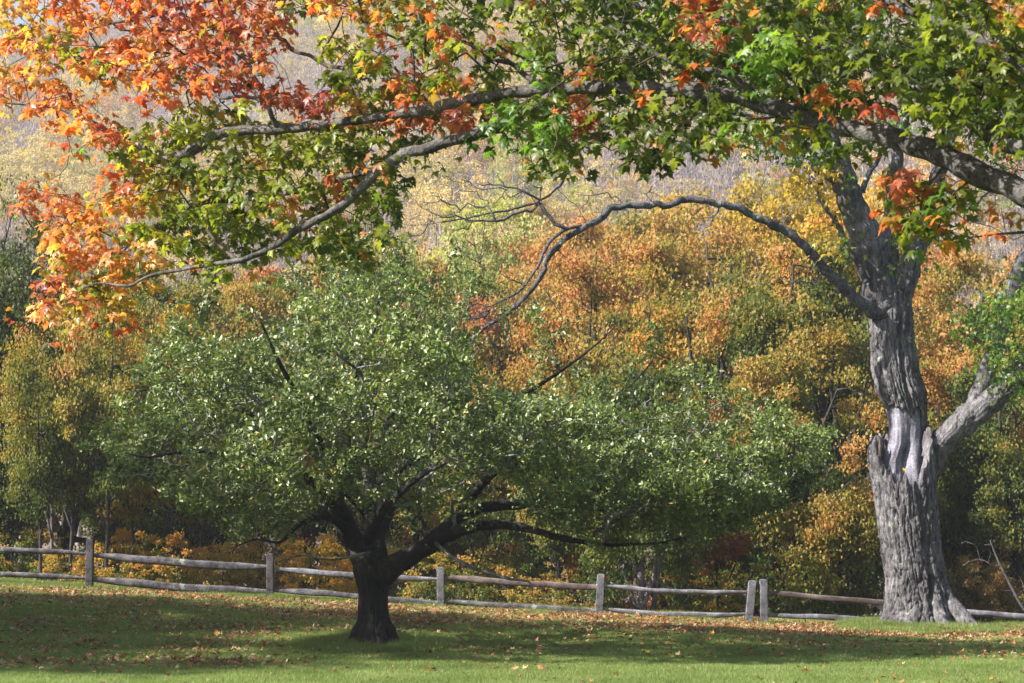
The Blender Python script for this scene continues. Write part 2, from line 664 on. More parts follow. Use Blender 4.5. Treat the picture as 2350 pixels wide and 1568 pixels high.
KITE = [(np.array([(0, 0, 0), (0.5, 0.45, f), (0, 1, 0), (-0.5, 0.55, f)], float), np.array([(0, 1, 2), (0, 2, 3)])) for f in (0.15, -0.2, 0.3)]


def rand_dirs(n):
    d = RNG.normal(0, 1, (n, 3))
    return d / np.linalg.norm(d, axis=1)[:, None]


# ------------------------------------------------------------------ ground
def axis(lo, hi, fine_lo, fine_hi, fine, grow):
    a = list(np.arange(fine_lo, fine_hi, fine))
    s = fine
    x = a[-1]
    while x < hi:
        s *= grow
        x += s
        a.append(x)
    s = fine
    x = a[0]
    while x > lo:
        s *= grow
        x -= s
        a.insert(0, x)
    return np.array(a)


gx = axis(-700, 700, -13, 13, 0.3, 1.06)
gy = axis(-80, 1000, 18, 46, 0.3, 1.045)
GX, GY = np.meshgrid(gx, gy)
V = np.stack([GX, GY, gz(GX, GY)], -1).reshape(-1, 3)
ny, nx = GX.shape
i = np.arange(ny - 1)[:, None] * nx
j = np.arange(nx - 1)[None, :]
Q = np.stack([i + j, i + j + 1, i + nx + j + 1, i + nx + j], -1).reshape(-1, 4)
m, n, pr, out = newmat('lawn_and_woodland_soil')
tc = n.nodes.new('ShaderNodeTexCoord')
sx = n.nodes.new('ShaderNodeSeparateXYZ')
n.links.new(tc.outputs['Object'], sx.inputs[0])
nz = n.nodes.new('ShaderNodeTexNoise')
nz.inputs['Scale'].default_value = 1.3
nz.inputs['Detail'].default_value = 9
nz.inputs['Roughness'].default_value = 0.7
n.links.new(tc.outputs['Object'], nz.inputs['Vector'])
rg = ramp(n, [(0.35, (0.035, 0.060, 0.016)), (0.55, (0.055, 0.090, 0.020)), (0.7, (0.085, 0.105, 0.032))])
n.links.new(nz.outputs[0], rg.inputs[0])
nz2 = n.nodes.new('ShaderNodeTexNoise')
nz2.inputs['Scale'].default_value = 0.15
nz2.inputs['Detail'].default_value = 12
nz2.inputs['Roughness'].default_value = 0.75
n.links.new(tc.outputs['Object'], nz2.inputs['Vector'])
rs = ramp(n, [(0.38, (0.10, 0.075, 0.06)), (0.5, (0.19, 0.15, 0.12)), (0.62, (0.30, 0.24, 0.18))])
n.links.new(nz2.outputs[0], rs.inputs[0])
mr = n.nodes.new('ShaderNodeMapRange')
mr.inputs[1].default_value = 37.8
mr.inputs[2].default_value = 38.6
n.links.new(sx.outputs['Y'], mr.inputs[0])
mx = n.nodes.new('ShaderNodeMix')
mx.data_type = 'RGBA'
n.links.new(mr.outputs[0], mx.inputs[0])
n.links.new(rg.outputs[0], mx.inputs[6])
n.links.new(rs.outputs[0], mx.inputs[7])
n.links.new(mx.outputs[2], pr.inputs['Base Color'])
pr.inputs['Roughness'].default_value = 0.95
pr.inputs['Specular IOR Level'].default_value = 0.1
tag(obj('ground', mesh('ground', V, [Q], m, True)), kind='structure')


# ------------------------------------------------------------------ geometry-nodes scatter (stuff only)
def scatter(name, pts, idx, rot, scl, sources, label, cat):
    me = bpy.data.meshes.new(name)
    me.vertices.add(len(pts))
    me.vertices.foreach_set('co', np.asarray(pts, np.float32).ravel())
    a = me.attributes.new('pick', 'INT', 'POINT')
    a.data.foreach_set('value', np.asarray(idx, np.int32))
    a = me.attributes.new('turn', 'FLOAT_VECTOR', 'POINT')
    a.data.foreach_set('vector', np.asarray(rot, np.float32).ravel())
    a = me.attributes.new('size', 'FLOAT_VECTOR', 'POINT')
    a.data.foreach_set('vector', np.asarray(scl, np.float32).ravel())
    src = bpy.data.collections.new(name + '_sources')
    for k, s in enumerate(sources):
        s.name = '%s_%02d' % (name, k)
        src.objects.link(s)
    g = bpy.data.node_groups.new(name, 'GeometryNodeTree')
    g.interface.new_socket('Geometry', in_out='INPUT', socket_type='NodeSocketGeometry')
    g.interface.new_socket('Geometry', in_out='OUTPUT', socket_type='NodeSocketGeometry')
    N = g.nodes
    gi = N.new('NodeGroupInput')
    go = N.new('NodeGroupOutput')
    ip = N.new('GeometryNodeInstanceOnPoints')
    ci = N.new('GeometryNodeCollectionInfo')
    ci.inputs['Collection'].default_value = src
    ci.inputs['Separate Children'].default_value = True
    ci.inputs['Reset Children'].default_value = True
    ip.inputs['Pick Instance'].default_value = True
    g.links.new(gi.outputs[0], ip.inputs['Points'])
    g.links.new(ci.outputs[0], ip.inputs['Instance'])
    for nm, ty, sock in (('pick', 'INT', 'Instance Index'), ('turn', 'FLOAT_VECTOR', 'Rotation'), ('size', 'FLOAT_VECTOR', 'Scale')):
        na = N.new('GeometryNodeInputNamedAttribute')
        na.data_type = ty
        na.inputs['Name'].default_value = nm
        g.links.new(na.outputs['Attribute'], ip.inputs[sock])
    g.links.new(ip.outputs[0], go.inputs[0])
    o = obj(name, me)
    md = o.modifiers.new('scatter', 'NODES')
    md.node_group = g
    tag(o, label, cat, kind='stuff')
    return o


# ------------------------------------------------------------------ forest tree variants (10 m tall)
def forest_variant(seed, kind):
    """returns (woody mesh, crown mesh) 10 m tall"""
    global RNG
    RNG = np.random.default_rng(seed)
    s = Skel(20000)
    if kind == 'broad':
        r0, zc0, rad, nt_, nl = 0.23, 1.9, 3.3, 310, 100
    elif kind == 'dense':
        r0, zc0, rad, nt_, nl = 0.18, 1.6, 3.5, 330, 90
    elif kind == 'pole':
        r0, zc0, rad, nt_, nl = 0.10, 4.3, 2.4, 160, 85
    elif kind == 'bush':
        r0, zc0, rad, nt_, nl = 0.10, 1.2, 4.6, 170, 60
    elif kind == 'small':
        r0, zc0, rad, nt_, nl = 0.13, 1.5, 3.3, 70, 48
    lean = RNG.normal(0, 0.35, 2)
    tr = [(0, 0, -0.3), (0.02, 0, 0.5), (lean[0] * .3, lean[1] * .3, 2.5), (lean[0] * .7, lean[1] * .7, 5), (lean[0] + RNG.normal(0, .3), lean[1], 7.5), (lean[0], lean[1] + .1, 9.2)]
    rr = [r0 * 1.5, r0 * 1.1, r0 * .92, r0 * .68, r0 * .35, r0 * .1]
    A, _ = s.limb(tr, rr, 0.4)
    acc = Acc()
    Vt, Qt, Tt = tube(A[:, :3], A[:, 3], 10, rough=0.06, rs=seed)
    acc.add(Vt, Qt, Tt)
    nb = 9 if kind == 'broad' else 4
    for b in range(nb):
        zb = zc0 * 0.8 + (6.2 - zc0) * b / nb + RNG.uniform(-.3, .3)
        if kind == 'broad':
            zb = 1.6 + 4.2 * b / nb + RNG.uniform(-.3, .3)
        k = int(np.abs(s.P[:len(A), 2] - zb).argmin())
        an = b * 2.4 + RNG.uniform(-.4, .4)
        L = rad * RNG.uniform(.6, .9)
        st = s.P[k]
        e = 1.15 * L
        if kind == 'broad':
            L = rad * RNG.uniform(.45, .75)
            e = min(8.8 - zb, RNG.uniform(3.2, 5.0))
        pts = [st, st + np.array([math.cos(an) * L * .35, math.sin(an) * L * .35, e * .28]), st + np.array([math.cos(an) * L * .68, math.sin(an) * L * .68, e * .65]), st + np.array([math.cos(an + .2) * L, math.sin(an + .2) * L, e])]
        B, _ = s.limb(pts, [r0 * .6, r0 * .5, r0 * .33, r0 * .14], 0.35, k, 0.3)
        V_, Q_, T_ = tube(B[:, :3], B[:, 3], 6)
        acc.add(V_, Q_, T_)
    # targets
    C = RNG.uniform(-1, 1, (nt_ * 20, 3))
    r = np.linalg.norm(C, axis=1)
    prof = np.where(C[:, 2] > 0, 1.0, 0.75)
    ok = (r < 1) & (r > 0.42)
    P = C * np.array([rad, rad, (10 - zc0) / 2]) + np.array([lean[0] * .7, lean[1] * .7, (10 + zc0) / 2])
    nn = fbm(P * np.array([.7, .7, .6]), 2, seed)
    ok &= nn > (0.20 if kind == 'broad' else -0.5 if kind == 'dense' else -0.12)
    P = P[ok][:nt_]
    # uneven outline
    P[:, :2] *= (1 + 0.22 * vnoise(P * 0.4, seed + 5))[:, None]
    P[:, 2] += 0.5 * vnoise(P * 0.5, seed + 6)
    s.grow(P, 0.5, 0.25, 0.2, 0.10, up=-0.05)
    s.radii(0.016, 2.1, r0 * .6)
    for ch in s.chains():
        V_, Q_, T_ = tube(s.P[ch], s.R[ch], 4 if s.R[ch[1]] > .03 else 3, cap=False)
        acc.add(V_, Q_, T_)
    wood = acc.mesh('forest_wood', M['forest_bark'])
    # leaves in flat sprays
    n_ = len(P)
    cl = np.repeat(np.arange(n_), nl)
    sp = RNG.uniform(0.6, 1.3, n_)[cl]
    L = P[cl] + RNG.normal(0, 1, (len(cl), 3)) * np.array([0.30, 0.30, 0.13]) * sp[:, None]
    tilt = RNG.normal(0, 0.45, (n_, 3))[cl]
    N_ = np.array([0, 0, 1.0]) + tilt + RNG.normal(0, 0.55, (len(cl), 3))
    T_ = RNG.normal(0, 1, (len(cl), 3)) + np.array([0, 0, -0.6])
    S_ = RNG.uniform(0.08, 0.135, len(cl)) * (1.5 if kind == 'small' else 1.9 if kind == 'bush' else 1)
    V_, F_, I_ = leafcloud(L, T_, N_, S_, KITE)
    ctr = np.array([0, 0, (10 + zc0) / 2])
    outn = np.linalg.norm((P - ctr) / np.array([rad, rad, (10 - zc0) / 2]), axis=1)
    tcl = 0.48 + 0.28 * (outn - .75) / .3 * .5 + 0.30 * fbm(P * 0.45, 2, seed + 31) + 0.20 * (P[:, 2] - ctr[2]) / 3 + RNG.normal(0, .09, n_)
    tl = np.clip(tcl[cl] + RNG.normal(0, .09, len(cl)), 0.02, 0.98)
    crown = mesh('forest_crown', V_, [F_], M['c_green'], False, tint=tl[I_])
    return wood, crown


def bare_variant(seed):
    global RNG
    RNG = np.random.default_rng(seed)
    s = Skel(20000)
    A, _ = s.limb([(0, 0, -.3), (0, 0, 2), (.1, 0, 5), (.2, .1, 8), (.2, .1, 9.6)], [.16, .12, .08, .04, .015], .5)
    acc = Acc()
    acc.add(*tube(A[:, :3], A[:, 3], 6))
    C = RNG.uniform(-1, 1, (2000, 3))
    C = C[(np.linalg.norm(C, axis=1) < 1)][:150]
    P = C * np.array([2.8, 2.8, 3.7]) + np.array([0, 0, 6.2])
    s.grow(P, 0.5, .6, .2, .06)
    s.radii(.014, 2.2, .09)
    for ch in s.chains():
        acc.add(*tube(s.P[ch], s.R[ch], 3, cap=False))
    # fine upward twigs
    k = np.nonzero(s.fix[:s.n] == 0)[0]
    k = RNG.choice(k, min(len(k), 700))
    for q in k:
        a = s.P[q]
        d = np.array([*RNG.normal(0, .35, 2), 1.0])
        L = RNG.uniform(.5, 1.1)
        b = RNG.normal(0, 1, 3)
        b[2] = 0
        b = b / np.linalg.norm(b) * 0.022
        acc.add(np.array([a - b, a + b, a + d * L]), None, np.array([[0, 1, 2]]))
    return acc.mesh('bare_tree', M['bare_twigs'], False)


M['bare_twigs'] = mat_bark('bare_twigs', (0.23, 0.195, 0.205), (0.44, 0.38, 0.395), 3, 0.5, 0.0)
VAR = {}
for kind, cnt in (('broad', 6), ('pole', 3), ('bush', 3), ('dense', 1)):
    VAR[kind] = [forest_variant(100 + 17 * k + len(kind), kind) for k in range(cnt)]
BARE = [bare_variant(300 + k) for k in range(3)]
SMALL = [forest_variant(400 + k, 'small') for k in range(4)]
RNG = np.random.default_rng(99)

# ------------------------------------------------------------------ forest on the hillside (one mass)
HILLPAL = ['gold', 'yellow', 'chartreuse', 'rust', 'pale']
for k in ('hgold', 'hyellow', 'hpale'):
    pass
M['h_yellow'] = mat_ramp_leaf('far_yellow_foliage', [(0, (0.24, 0.19, 0.09)), (.5, (0.42, 0.32, 0.145)), (1, (0.55, 0.41, 0.19))], 0.35, vary=0.5)
M['h_gold'] = mat_ramp_leaf('far_gold_foliage', [(0, (0.28, 0.20, 0.08)), (.5, (0.50, 0.33, 0.12)), (1, (0.62, 0.36, 0.14))], 0.35, vary=0.5)
M['h_green'] = mat_ramp_leaf('far_green_foliage', [(0, (0.16, 0.19, 0.06)), (.5, (0.30, 0.32, 0.10)), (1, (0.48, 0.42, 0.13))], 0.35, vary=0.4)
M['h_rust'] = mat_ramp_leaf('far_rust_foliage', [(0, (0.20, 0.10, 0.06)), (.5, (0.38, 0.18, 0.10)), (1, (0.50, 0.26, 0.14))], 0.35, vary=0.4)
srcs = []
names = []
for k, (wm, cm) in enumerate(SMALL):
    for pn in ('h_yellow', 'h_gold', 'h_green', 'h_rust'):
        c = cm.copy()
        c.materials.clear()
        c.materials.append(M[pn])
        c.materials.append(M['bare_twigs'])
        # join wood and crown into one source
        nv = len(c.vertices)
        Vc = np.zeros(nv * 3, np.float32)
        c.vertices.foreach_get('co', Vc)
        Vw = np.zeros(len(wm.vertices) * 3, np.float32)
        wm.vertices.foreach_get('co', Vw)
        fc = np.zeros(len(c.loops), np.int32)
        c.loops.foreach_get('vertex_index', fc)
        ti = np.zeros(nv, np.float32)
        c.attributes['tint'].data.foreach_get('value', ti)
        fw3, fw4 = [], []
        for p in wm.polygons:
            (fw3 if p.loop_total == 3 else fw4).append([v + nv for v in p.vertices])
        mm_ = mesh('far_tree', np.vstack([Vc.reshape(-1, 3), Vw.reshape(-1, 3)]), [fc.reshape(-1, 3), np.array(fw3).reshape(-1, 3), np.array(fw4).reshape(-1, 4)], None, False, tint=np.concatenate([ti, np.zeros(len(wm.vertices))]))
        mm_.materials.append(M[pn])
        mm_.materials.append(M['bare_twigs'])
        mi = np.zeros(len(mm_.polygons), np.int32)
        mi[len(fc) // 3:] = 1
        mm_.polygons.foreach_set('material_index', mi)
        srcs.append(bpy.data.objects.new('far_tree', mm_))
        names.append(pn)
for b in BARE:
    srcs.append(bpy.data.objects.new('far_tree', b))
    names.append('bare')
pts = []
Yr = 104.0
while Yr < 600:
    sp = 4.0 + Yr / 200
    hw = 0.30 * Yr + 25
    x = -hw + RNG.uniform(0, sp)
    while x < hw:
        pts.append((x + RNG.uniform(-1.6, 1.6), Yr + RNG.uniform(-1.8, 1.8)))
        x += sp * RNG.uniform(.8, 1.2)
    Yr += sp * (1.0 if Yr < 250 else 1.15)
pts = np.array(pts)
P3 = np.stack([pts[:, 0], pts[:, 1], gz(pts[:, 0], pts[:, 1])], -1)
nA = fbm(np.stack([P3[:, 0] / 26, P3[:, 1] / 34, 0 * P3[:, 0]], -1), 3, 71)
nB = fbm(np.stack([P3[:, 0] / 14, P3[:, 1] / 20, 0 * P3[:, 0]], -1), 2, 77)
idx = np.zeros(len(P3), int)
nm = np.array(names)
opt = {k: np.nonzero(nm == k)[0] for k in set(names)}
for q in range(len(P3)):
    b = 0.58 + 0.5 * nA[q] - .12 * (P3[q, 1] < 300)
    if P3[q, 1] > 330:
        b += 0.12
    if RNG.uniform() < b:
        kd = 'bare'
    else:
        u = RNG.uniform() + nB[q] * 0.2
        kd = 'h_yellow' if u < .68 else 'h_gold' if u < .80 else 'h_green' if u < .95 else 'h_rust'
    idx[q] = RNG.choice(opt[kd])
sc_ = RNG.uniform(0.85, 1.25, len(P3))
scl = np.stack([sc_ * RNG.uniform(.8, 1.0, len(P3)), sc_ * RNG.uniform(.8, 1.0, len(P3)), sc_ * RNG.uniform(.95, 1.25, len(P3))], -1)
scatter('hillside_forest', P3 - np.array([0, 0, .3]), idx, np.stack([0 * sc_, 0 * sc_, RNG.uniform(0, 6.28, len(P3))], -1), scl, srcs,
        'hillside forest of bare lavender grey and pale yellow trees rising behind the maples', 'forest')
print('hill trees', len(P3))


# ------------------------------------------------------------------ single forest trees
def forest_tree(x, ytop, Y, wpx, pal, kind, label, group=None, name='maple_tree', cat='tree', bark='forest_bark', far=None):
    v = random.randrange(len(VAR[kind])) if kind in VAR else 0
    X = (x - 1175) / F * Y
    z0 = float(gz(X, Y)) - 0.05
    H = at(x, ytop, Y)[2] - z0
    W = 2 * wpx / F * Y
    o = empty(name, (X, Y, z0))
    if kind == 'bare':
        me = random.choice(BARE)
        obj('branches', me, o, kind='stuff')
        base = 5.6
    else:
        wm, cm = VAR[kind][v]
        t = obj('trunk', wm, o)
        c = obj('crown', cm, o, kind='stuff')
        c.material_slots[0].link = 'OBJECT'
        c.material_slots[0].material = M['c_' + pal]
        if bark != 'forest_bark':
            t.material_slots[0].link = 'OBJECT'
            t.material_slots[0].material = M[bark]
        base = {'dense': 7.0, 'broad': 7.8, 'pole': 4.8, 'bush': 9.0}[kind]
    sxy = max(W / base, 0.25, (0.70 if kind == 'broad' else 0.55) * H / 10)
    o.scale = (sxy, sxy, H / 10.0)
    o.rotation_euler = (0, 0, random.uniform(0, 6.28))
    tag(o, label, cat, group)
    return o


T = [
    # left edge and left woods
    (-190, 400, 56, 170, 'darkgreen', 'dense', 'dark green tree just beyond the left edge, taller than the dark green one beside it', None),
    (-10, 425, 49, 150, 'darkgreen', 'dense', 'tall dark green tree at the far left, its rounded top against the pale hillside', None),
    (150, 640, 53, 110, 'green', 'broad', 'mid green maple right of the tall dark green tree at far left', None),
    (-60, 800, 50, 120, 'greengold', 'broad', 'low olive gold maple at the left edge below the dark green tree', None),
    (250, 640, 57, 115, 'green', 'broad', 'green maple showing under the orange tip of the overhanging maple limb', None),
    (360, 600, 62, 110, 'greengold', 'broad', 'green and gold maple behind the left end of the lower maple limb', None),
    (480, 600, 64, 110, 'green', 'broad', 'dull green maple behind the middle of the lower maple limb', None),
    (590, 610, 66, 110, 'orangegreen', 'broad', 'orange and green maple above the left shoulder of the apple tree', None),
    (690, 560, 70, 105, 'orange', 'broad', 'orange maple between the lower maple limb and the apple tree top', None),
    (800, 505, 76, 100, 'orange', 'broad', 'bright orange maple rising right behind the highest twigs of the apple tree', None),
    (900, 530, 80, 90, 'orange', 'broad', 'rounded orange maple right of the apple tree top, left of the bare grey trees', None),
    # pale centre
    (935, 480, 108, 75, 'pale', 'bare', 'bare grey leafless tree above the apple tree, left one of the bare pair', None),
    (1005, 455, 112, 75, 'pale', 'bare', 'bare grey leafless tree above the apple tree, right one of the bare pair', None),
    (1085, 490, 92, 85, 'pale', 'broad', 'pale grey green tree right of the bare grey pair', None),
    (1180, 490, 96, 80, 'pale', 'broad', 'pale green yellow tree below the thin bare hanging branch', None),
    (1245, 560, 84, 70, 'orange', 'broad', 'small orange maple where the arching limb bends down', None),
    (1120, 600, 70, 90, 'orangegreen', 'broad', 'orange green maple behind the twiggy end of the arching limb', None),
    (1000, 640, 68, 90, 'rust', 'broad', 'rust red maple half hidden behind the apple tree top', None),
    # orange maples inside the arch
    (1330, 520, 78, 100, 'orange', 'broad', 'orange maple just inside the bend of the arching limb', None),
    (1420, 450, 84, 100, 'orange', 'broad', 'tall orange maple whose top stands above the arching limb', None),
    (1520, 430, 80, 115, 'orange', 'broad', 'broad orange maple under the crown of the arch', None),
    (1640, 400, 86, 110, 'gold', 'broad', 'golden maple with its top against the hillside right of the crest of the arch', None),
    (1760, 375, 84, 115, 'gold', 'broad', 'tallest golden maple left of the split trunk', None),
    (1870, 400, 80, 110, 'gold', 'broad', 'golden maple touching the left side of the split trunk leaders', None),
    (1440, 500, 62, 120, 'orange', 'broad', 'deep orange maple with dark forking trunks inside the arch', None),
    (1600, 470, 62, 120, 'orange', 'broad', 'orange gold maple with many forked limbs in the middle of the arch', None),
    (1740, 500, 58, 120, 'orangegreen', 'broad', 'orange and green maple under the falling right side of the arch', None),
    (1880, 500, 56, 110, 'greengold', 'broad', 'yellow green maple left of the split trunk fork', None),
    (1330, 600, 56, 105, 'orangegreen', 'broad', 'low orange green maple right behind the apple tree', None),
    (1510, 640, 53, 110, 'greengold', 'broad', 'green gold maple low behind the right arm of the apple tree', None),
    (1680, 610, 51, 120, 'orangegreen', 'broad', 'orange topped maple over the right tips of the apple tree', None),
    (1830, 620, 49, 115, 'green', 'broad', 'green and amber maple between the apple tree tips and the split trunk', None),
    (1960, 690, 48, 90, 'green', 'broad', 'dark green maple directly left of the hollow in the split trunk', None),
    # right of the trunk
    (2050, 430, 84, 100, 'gold', 'broad', 'golden maple seen between the leaders of the split trunk', None),
    (2170, 520, 74, 100, 'orange', 'broad', 'orange maple right of the split trunk leaders', None),
    (2290, 560, 78, 95, 'orange', 'broad', 'amber maple at the right with pale hillside above it', None),
    (2400, 640, 66, 100, 'gold', 'broad', 'golden maple at the right edge behind the leaning limb', None),
    (2220, 600, 56, 110, 'orangegreen', 'broad', 'amber and green maple above the big right limb', None),
    (2330, 780, 49, 110, 'green', 'broad', 'dark green maple below the big right limb', None),
    (2190, 760, 52, 90, 'orangegreen', 'broad', 'amber green maple right beside the lower split trunk', None),
    (2440, 850, 54, 110, 'olive', 'broad', 'olive brown tree at the right edge under the big right limb', None),
    (1250, 880, 52, 100, 'greengold', 'broad', 'yellow green maple glimpsed through the gap above the apple tree right limb', None),
    (700, 700, 52, 110, 'green', 'broad', 'dull green maple hidden behind the left half of the apple tree', None),
    (980, 700, 54, 110, 'orangegreen', 'broad', 'orange maple glimpsed through the apple tree crown', None),
    (450, 680, 51, 110, 'green', 'broad', 'green and some gold maple behind the left tips of the apple tree', None),
]
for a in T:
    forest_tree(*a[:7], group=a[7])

for X_, Y_, H_, lab_ in ((-17.0, 22.2, 12.5, 'nearer tree of the pair outside the left edge that shades the lawn'), (-17.5, 27.5, 13.5, 'farther tree of the pair outside the left edge that shades the lawn')):
    z_ = float(gz(X_, Y_))
    px_ = 1175 + F * X_ / Y_
    zt_ = 784 - F * math.tan(math.atan2(z_ + H_ - CAMZ, Y_) - PITCH)
    forest_tree(px_, zt_, Y_, 4.2 / Y_ * F, 'green', 'broad', lab_, 'trees outside the left edge')

# slender trunks of the left wood
POLES = [
    (105, 740, 45, 60, 'greengold', 'thin dark trunked maple nearest the left edge behind the fence', 'forest_bark'),
    (127, 700, 47, 65, 'greengold', 'maple with pale grey trunk, left of the first fence post', 'pale_bark'),
    (161, 720, 46, 60, 'orangegreen', 'thin dark maple just left of the first fence post', 'forest_bark'),
    (246, 650, 45, 80, 'orangegreen', 'taller dark trunked maple just right of the first fence post', 'forest_bark'),
    (316, 760, 47, 55, 'yellow', 'thin maple beside the dark nesting box', 'forest_bark'),
    (400, 700, 46, 70, 'yellow', 'dark trunked yellow maple halfway between the first and second posts', 'forest_bark'),
    (462, 840, 50, 55, 'gold', 'pale trunked young maple left of the twin grey trunks', 'pale_bark'),
    (490, 780, 49, 70, 'greengold', 'thicker grey trunk of a maple under the low left apple twigs', 'forest_bark'),
    (530, 850, 52, 60, 'gold', 'slender dark maple left of the second fence post', 'forest_bark'),
    (640, 850, 50, 60, 'gold', 'slender maple right of the second fence post', 'pale_bark'),
    (1090, 860, 48, 70, 'greengold', 'dark trunked maple right of the third fence post', 'forest_bark'),
    (1050, 900, 52, 60, 'gold', 'slender dark maple close to the third fence post', 'forest_bark'),
    (1285, 900, 46, 70, 'orangegreen', 'dark maple trunk midway between the third and fourth posts', 'forest_bark'),
    (1262, 940, 54, 60, 'green', 'thin black trunk just left of the midway maple', 'forest_bark'),
    (1645, 930, 45, 70, 'rust', 'slim dark maple with salmon red lower leaves, behind the last long bay of rails', 'forest_bark'),
]
for x, yt, Y, wp, pal, lab, bk in POLES:
    forest_tree(x, yt, Y, wp, pal, 'pole', lab, bark=bk)
# thick old trunks
forest_tree(1478, 800, 44, 120, 'green', 'broad', 'thick grey trunked green maple right of the fourth fence post', bark='pale_bark')
forest_tree(1808, 760, 45, 130, 'orangegreen', 'broad', 'thick black trunked maple behind the double fence posts')

# undergrowth
BUSH = [
    (30, 1180, 44, 90, 'green'), (150, 1220, 43, 85, 'greengold'), (290, 1180, 44, 95, 'gold'), (400, 1190, 42, 80, 'greengold'),
    (520, 1200, 44, 90, 'gold'), (640, 1190, 45, 90, 'olive'), (740, 1180, 43, 85, 'gold'), (960, 1200, 44, 80, 'greengold'),
    (1050, 1230, 42, 80, 'greengold'), (1160, 1200, 45, 90, 'greengold'), (1330, 1230, 43, 80, 'olive'), (1420, 1290, 41, 55, 'rust'),
    (1540, 1210, 44, 95, 'green'), (1600, 1270, 41, 70, 'greengold'), (1720, 1250, 43, 85, 'green'), (1890, 1260, 42, 80, 'green'),
    (1980, 1150, 46, 90, 'greengold'), (2230, 1230, 43, 80, 'olive'), (2330, 1190, 45, 90, 'olive'), (2420, 1270, 42, 80, 'greengold'),
    (-60, 1200, 43, 90, 'greengold'), (840, 1210, 46, 80, 'green'), (230, 1270, 41, 60, 'greengold'), (1230, 1290, 41, 65, 'green'),
    (60, 1120, 49, 110, 'greengold'), (340, 1050, 51, 110, 'yellow'), (600, 1080, 52, 110, 'gold'), (1100, 1060, 52, 110, 'gold'),
    (1380, 1080, 51, 100, 'greengold'), (1600, 1080, 52, 110, 'green'), (2280, 1060, 52, 110, 'olive'), (860, 1080, 53, 100, 'greengold'),
]
WHERE = ['between the left edge and first post', 'left of the first fence post', 'right of the first fence post', 'midway to the second post',
         'left of the second fence post', 'right of the second fence post', 'left of the apple trunk', 'left of the third fence post',
         'right of the third fence post', 'in the middle of the bay right of the third post', 'left of the fourth post', 'right of the fourth post, low down',
         'behind the bay right of the fourth post', 'low behind the leaning post bay', 'left of the leaning end post', 'right of the double posts',
         'left of the split trunk base', 'right of the split trunk base', 'at the right behind the dead branch', 'beyond the right edge',
         'beyond the left edge', 'directly behind the apple trunk', 'low beside the first fence post', 'low before the fourth post',
         'deeper in the wood at far left', 'deeper in the wood under the nesting box', 'deeper in the wood by the second post', 'deeper in the wood by the third post',
         'deeper in the wood before the fourth post', 'deeper in the wood behind the leaning post', 'deeper in the wood under the big right limb', 'deeper in the wood behind the apple trunk']
CN = {'green': 'green', 'yellow': 'bright yellow', 'greengold': 'green gold', 'gold': 'golden', 'olive': 'olive brown', 'rust': 'rust orange'}
for (x, yt, Y, wp, pal), wh in zip(BUSH, WHERE):
    Y += 3.5
    yt += 35
    forest_tree(x, yt, Y, wp, pal, 'bush', '%s maple sapling %s' % (CN[pal], wh), 'saplings behind the fence', 'sapling', 'sapling')

# distinct trees low on the hillside
for x, yt, Y, wp, pal, kd, lab in [
    (15, 262, 330, 42, 'maroon', 'broad', 'dark maroon tree on the hillside at the left edge'),
    (1075, 365, 250, 62, 'rust', 'broad', 'dusty rose brown tree low on the hillside behind the bare branch'),
    (1010, 385, 245, 45, 'rust', 'broad', 'smaller rose brown tree left of the larger one on the hillside'),
    (1150, 418, 190, 62, 'chartreuse', 'broad', 'yellow green tree on the hillside just above the bare hanging branch'),
    (1060, 450, 180, 48, 'chartreuse', 'broad', 'pale chartreuse tree left of the yellow green one on the lower hillside'),
    (1235, 440, 185, 50, 'gold', 'broad', 'soft gold tree right of the yellow green one on the lower hillside'),
    (1330, 420, 200, 50, 'chartreuse', 'broad', 'yellow tree on the lower hillside left of the crest of the arch'),
    (1430, 400, 210, 48, 'gold', 'broad', 'small gold tree on the hillside above the arching limb'),
    (110, 300, 320, 34, 'chartreuse', 'broad', 'light green tree beside the maroon one on the hillside'),
]:
    forest_tree(x, yt, Y, wp, pal, kd, lab)

# ------------------------------------------------------------------ haze
hx0, hx1, hy0, hy1, hz0, hz1 = -760, 760, -120, 1060, -130, 215
V = np.array([(a, b, c) for a in (hx0, hx1) for b in (hy0, hy1) for c in (hz0, hz1)], float)
Q = np.array([(0, 1, 3, 2), (4, 6, 7, 5), (0, 4, 5, 1), (2, 3, 7, 6), (0, 2, 6, 4), (1, 5, 7, 3)])
m, n, pr, out = newmat('thin_autumn_haze')
n.nodes.remove(pr)
pv = n.nodes.new('ShaderNodeVolumePrincipled')
pv.inputs['Color'].default_value = (0.86, 0.88, 0.97, 1)
pv.inputs['Density'].default_value = HAZE
pv.inputs['Anisotropy'].default_value = 0.2
n.links.new(pv.outputs[0], out.inputs['Volume'])
tag(obj('haze', mesh('haze', V, [Q], m)), kind='stuff')


# ------------------------------------------------------------------ split-rail fence
FY = 36.5


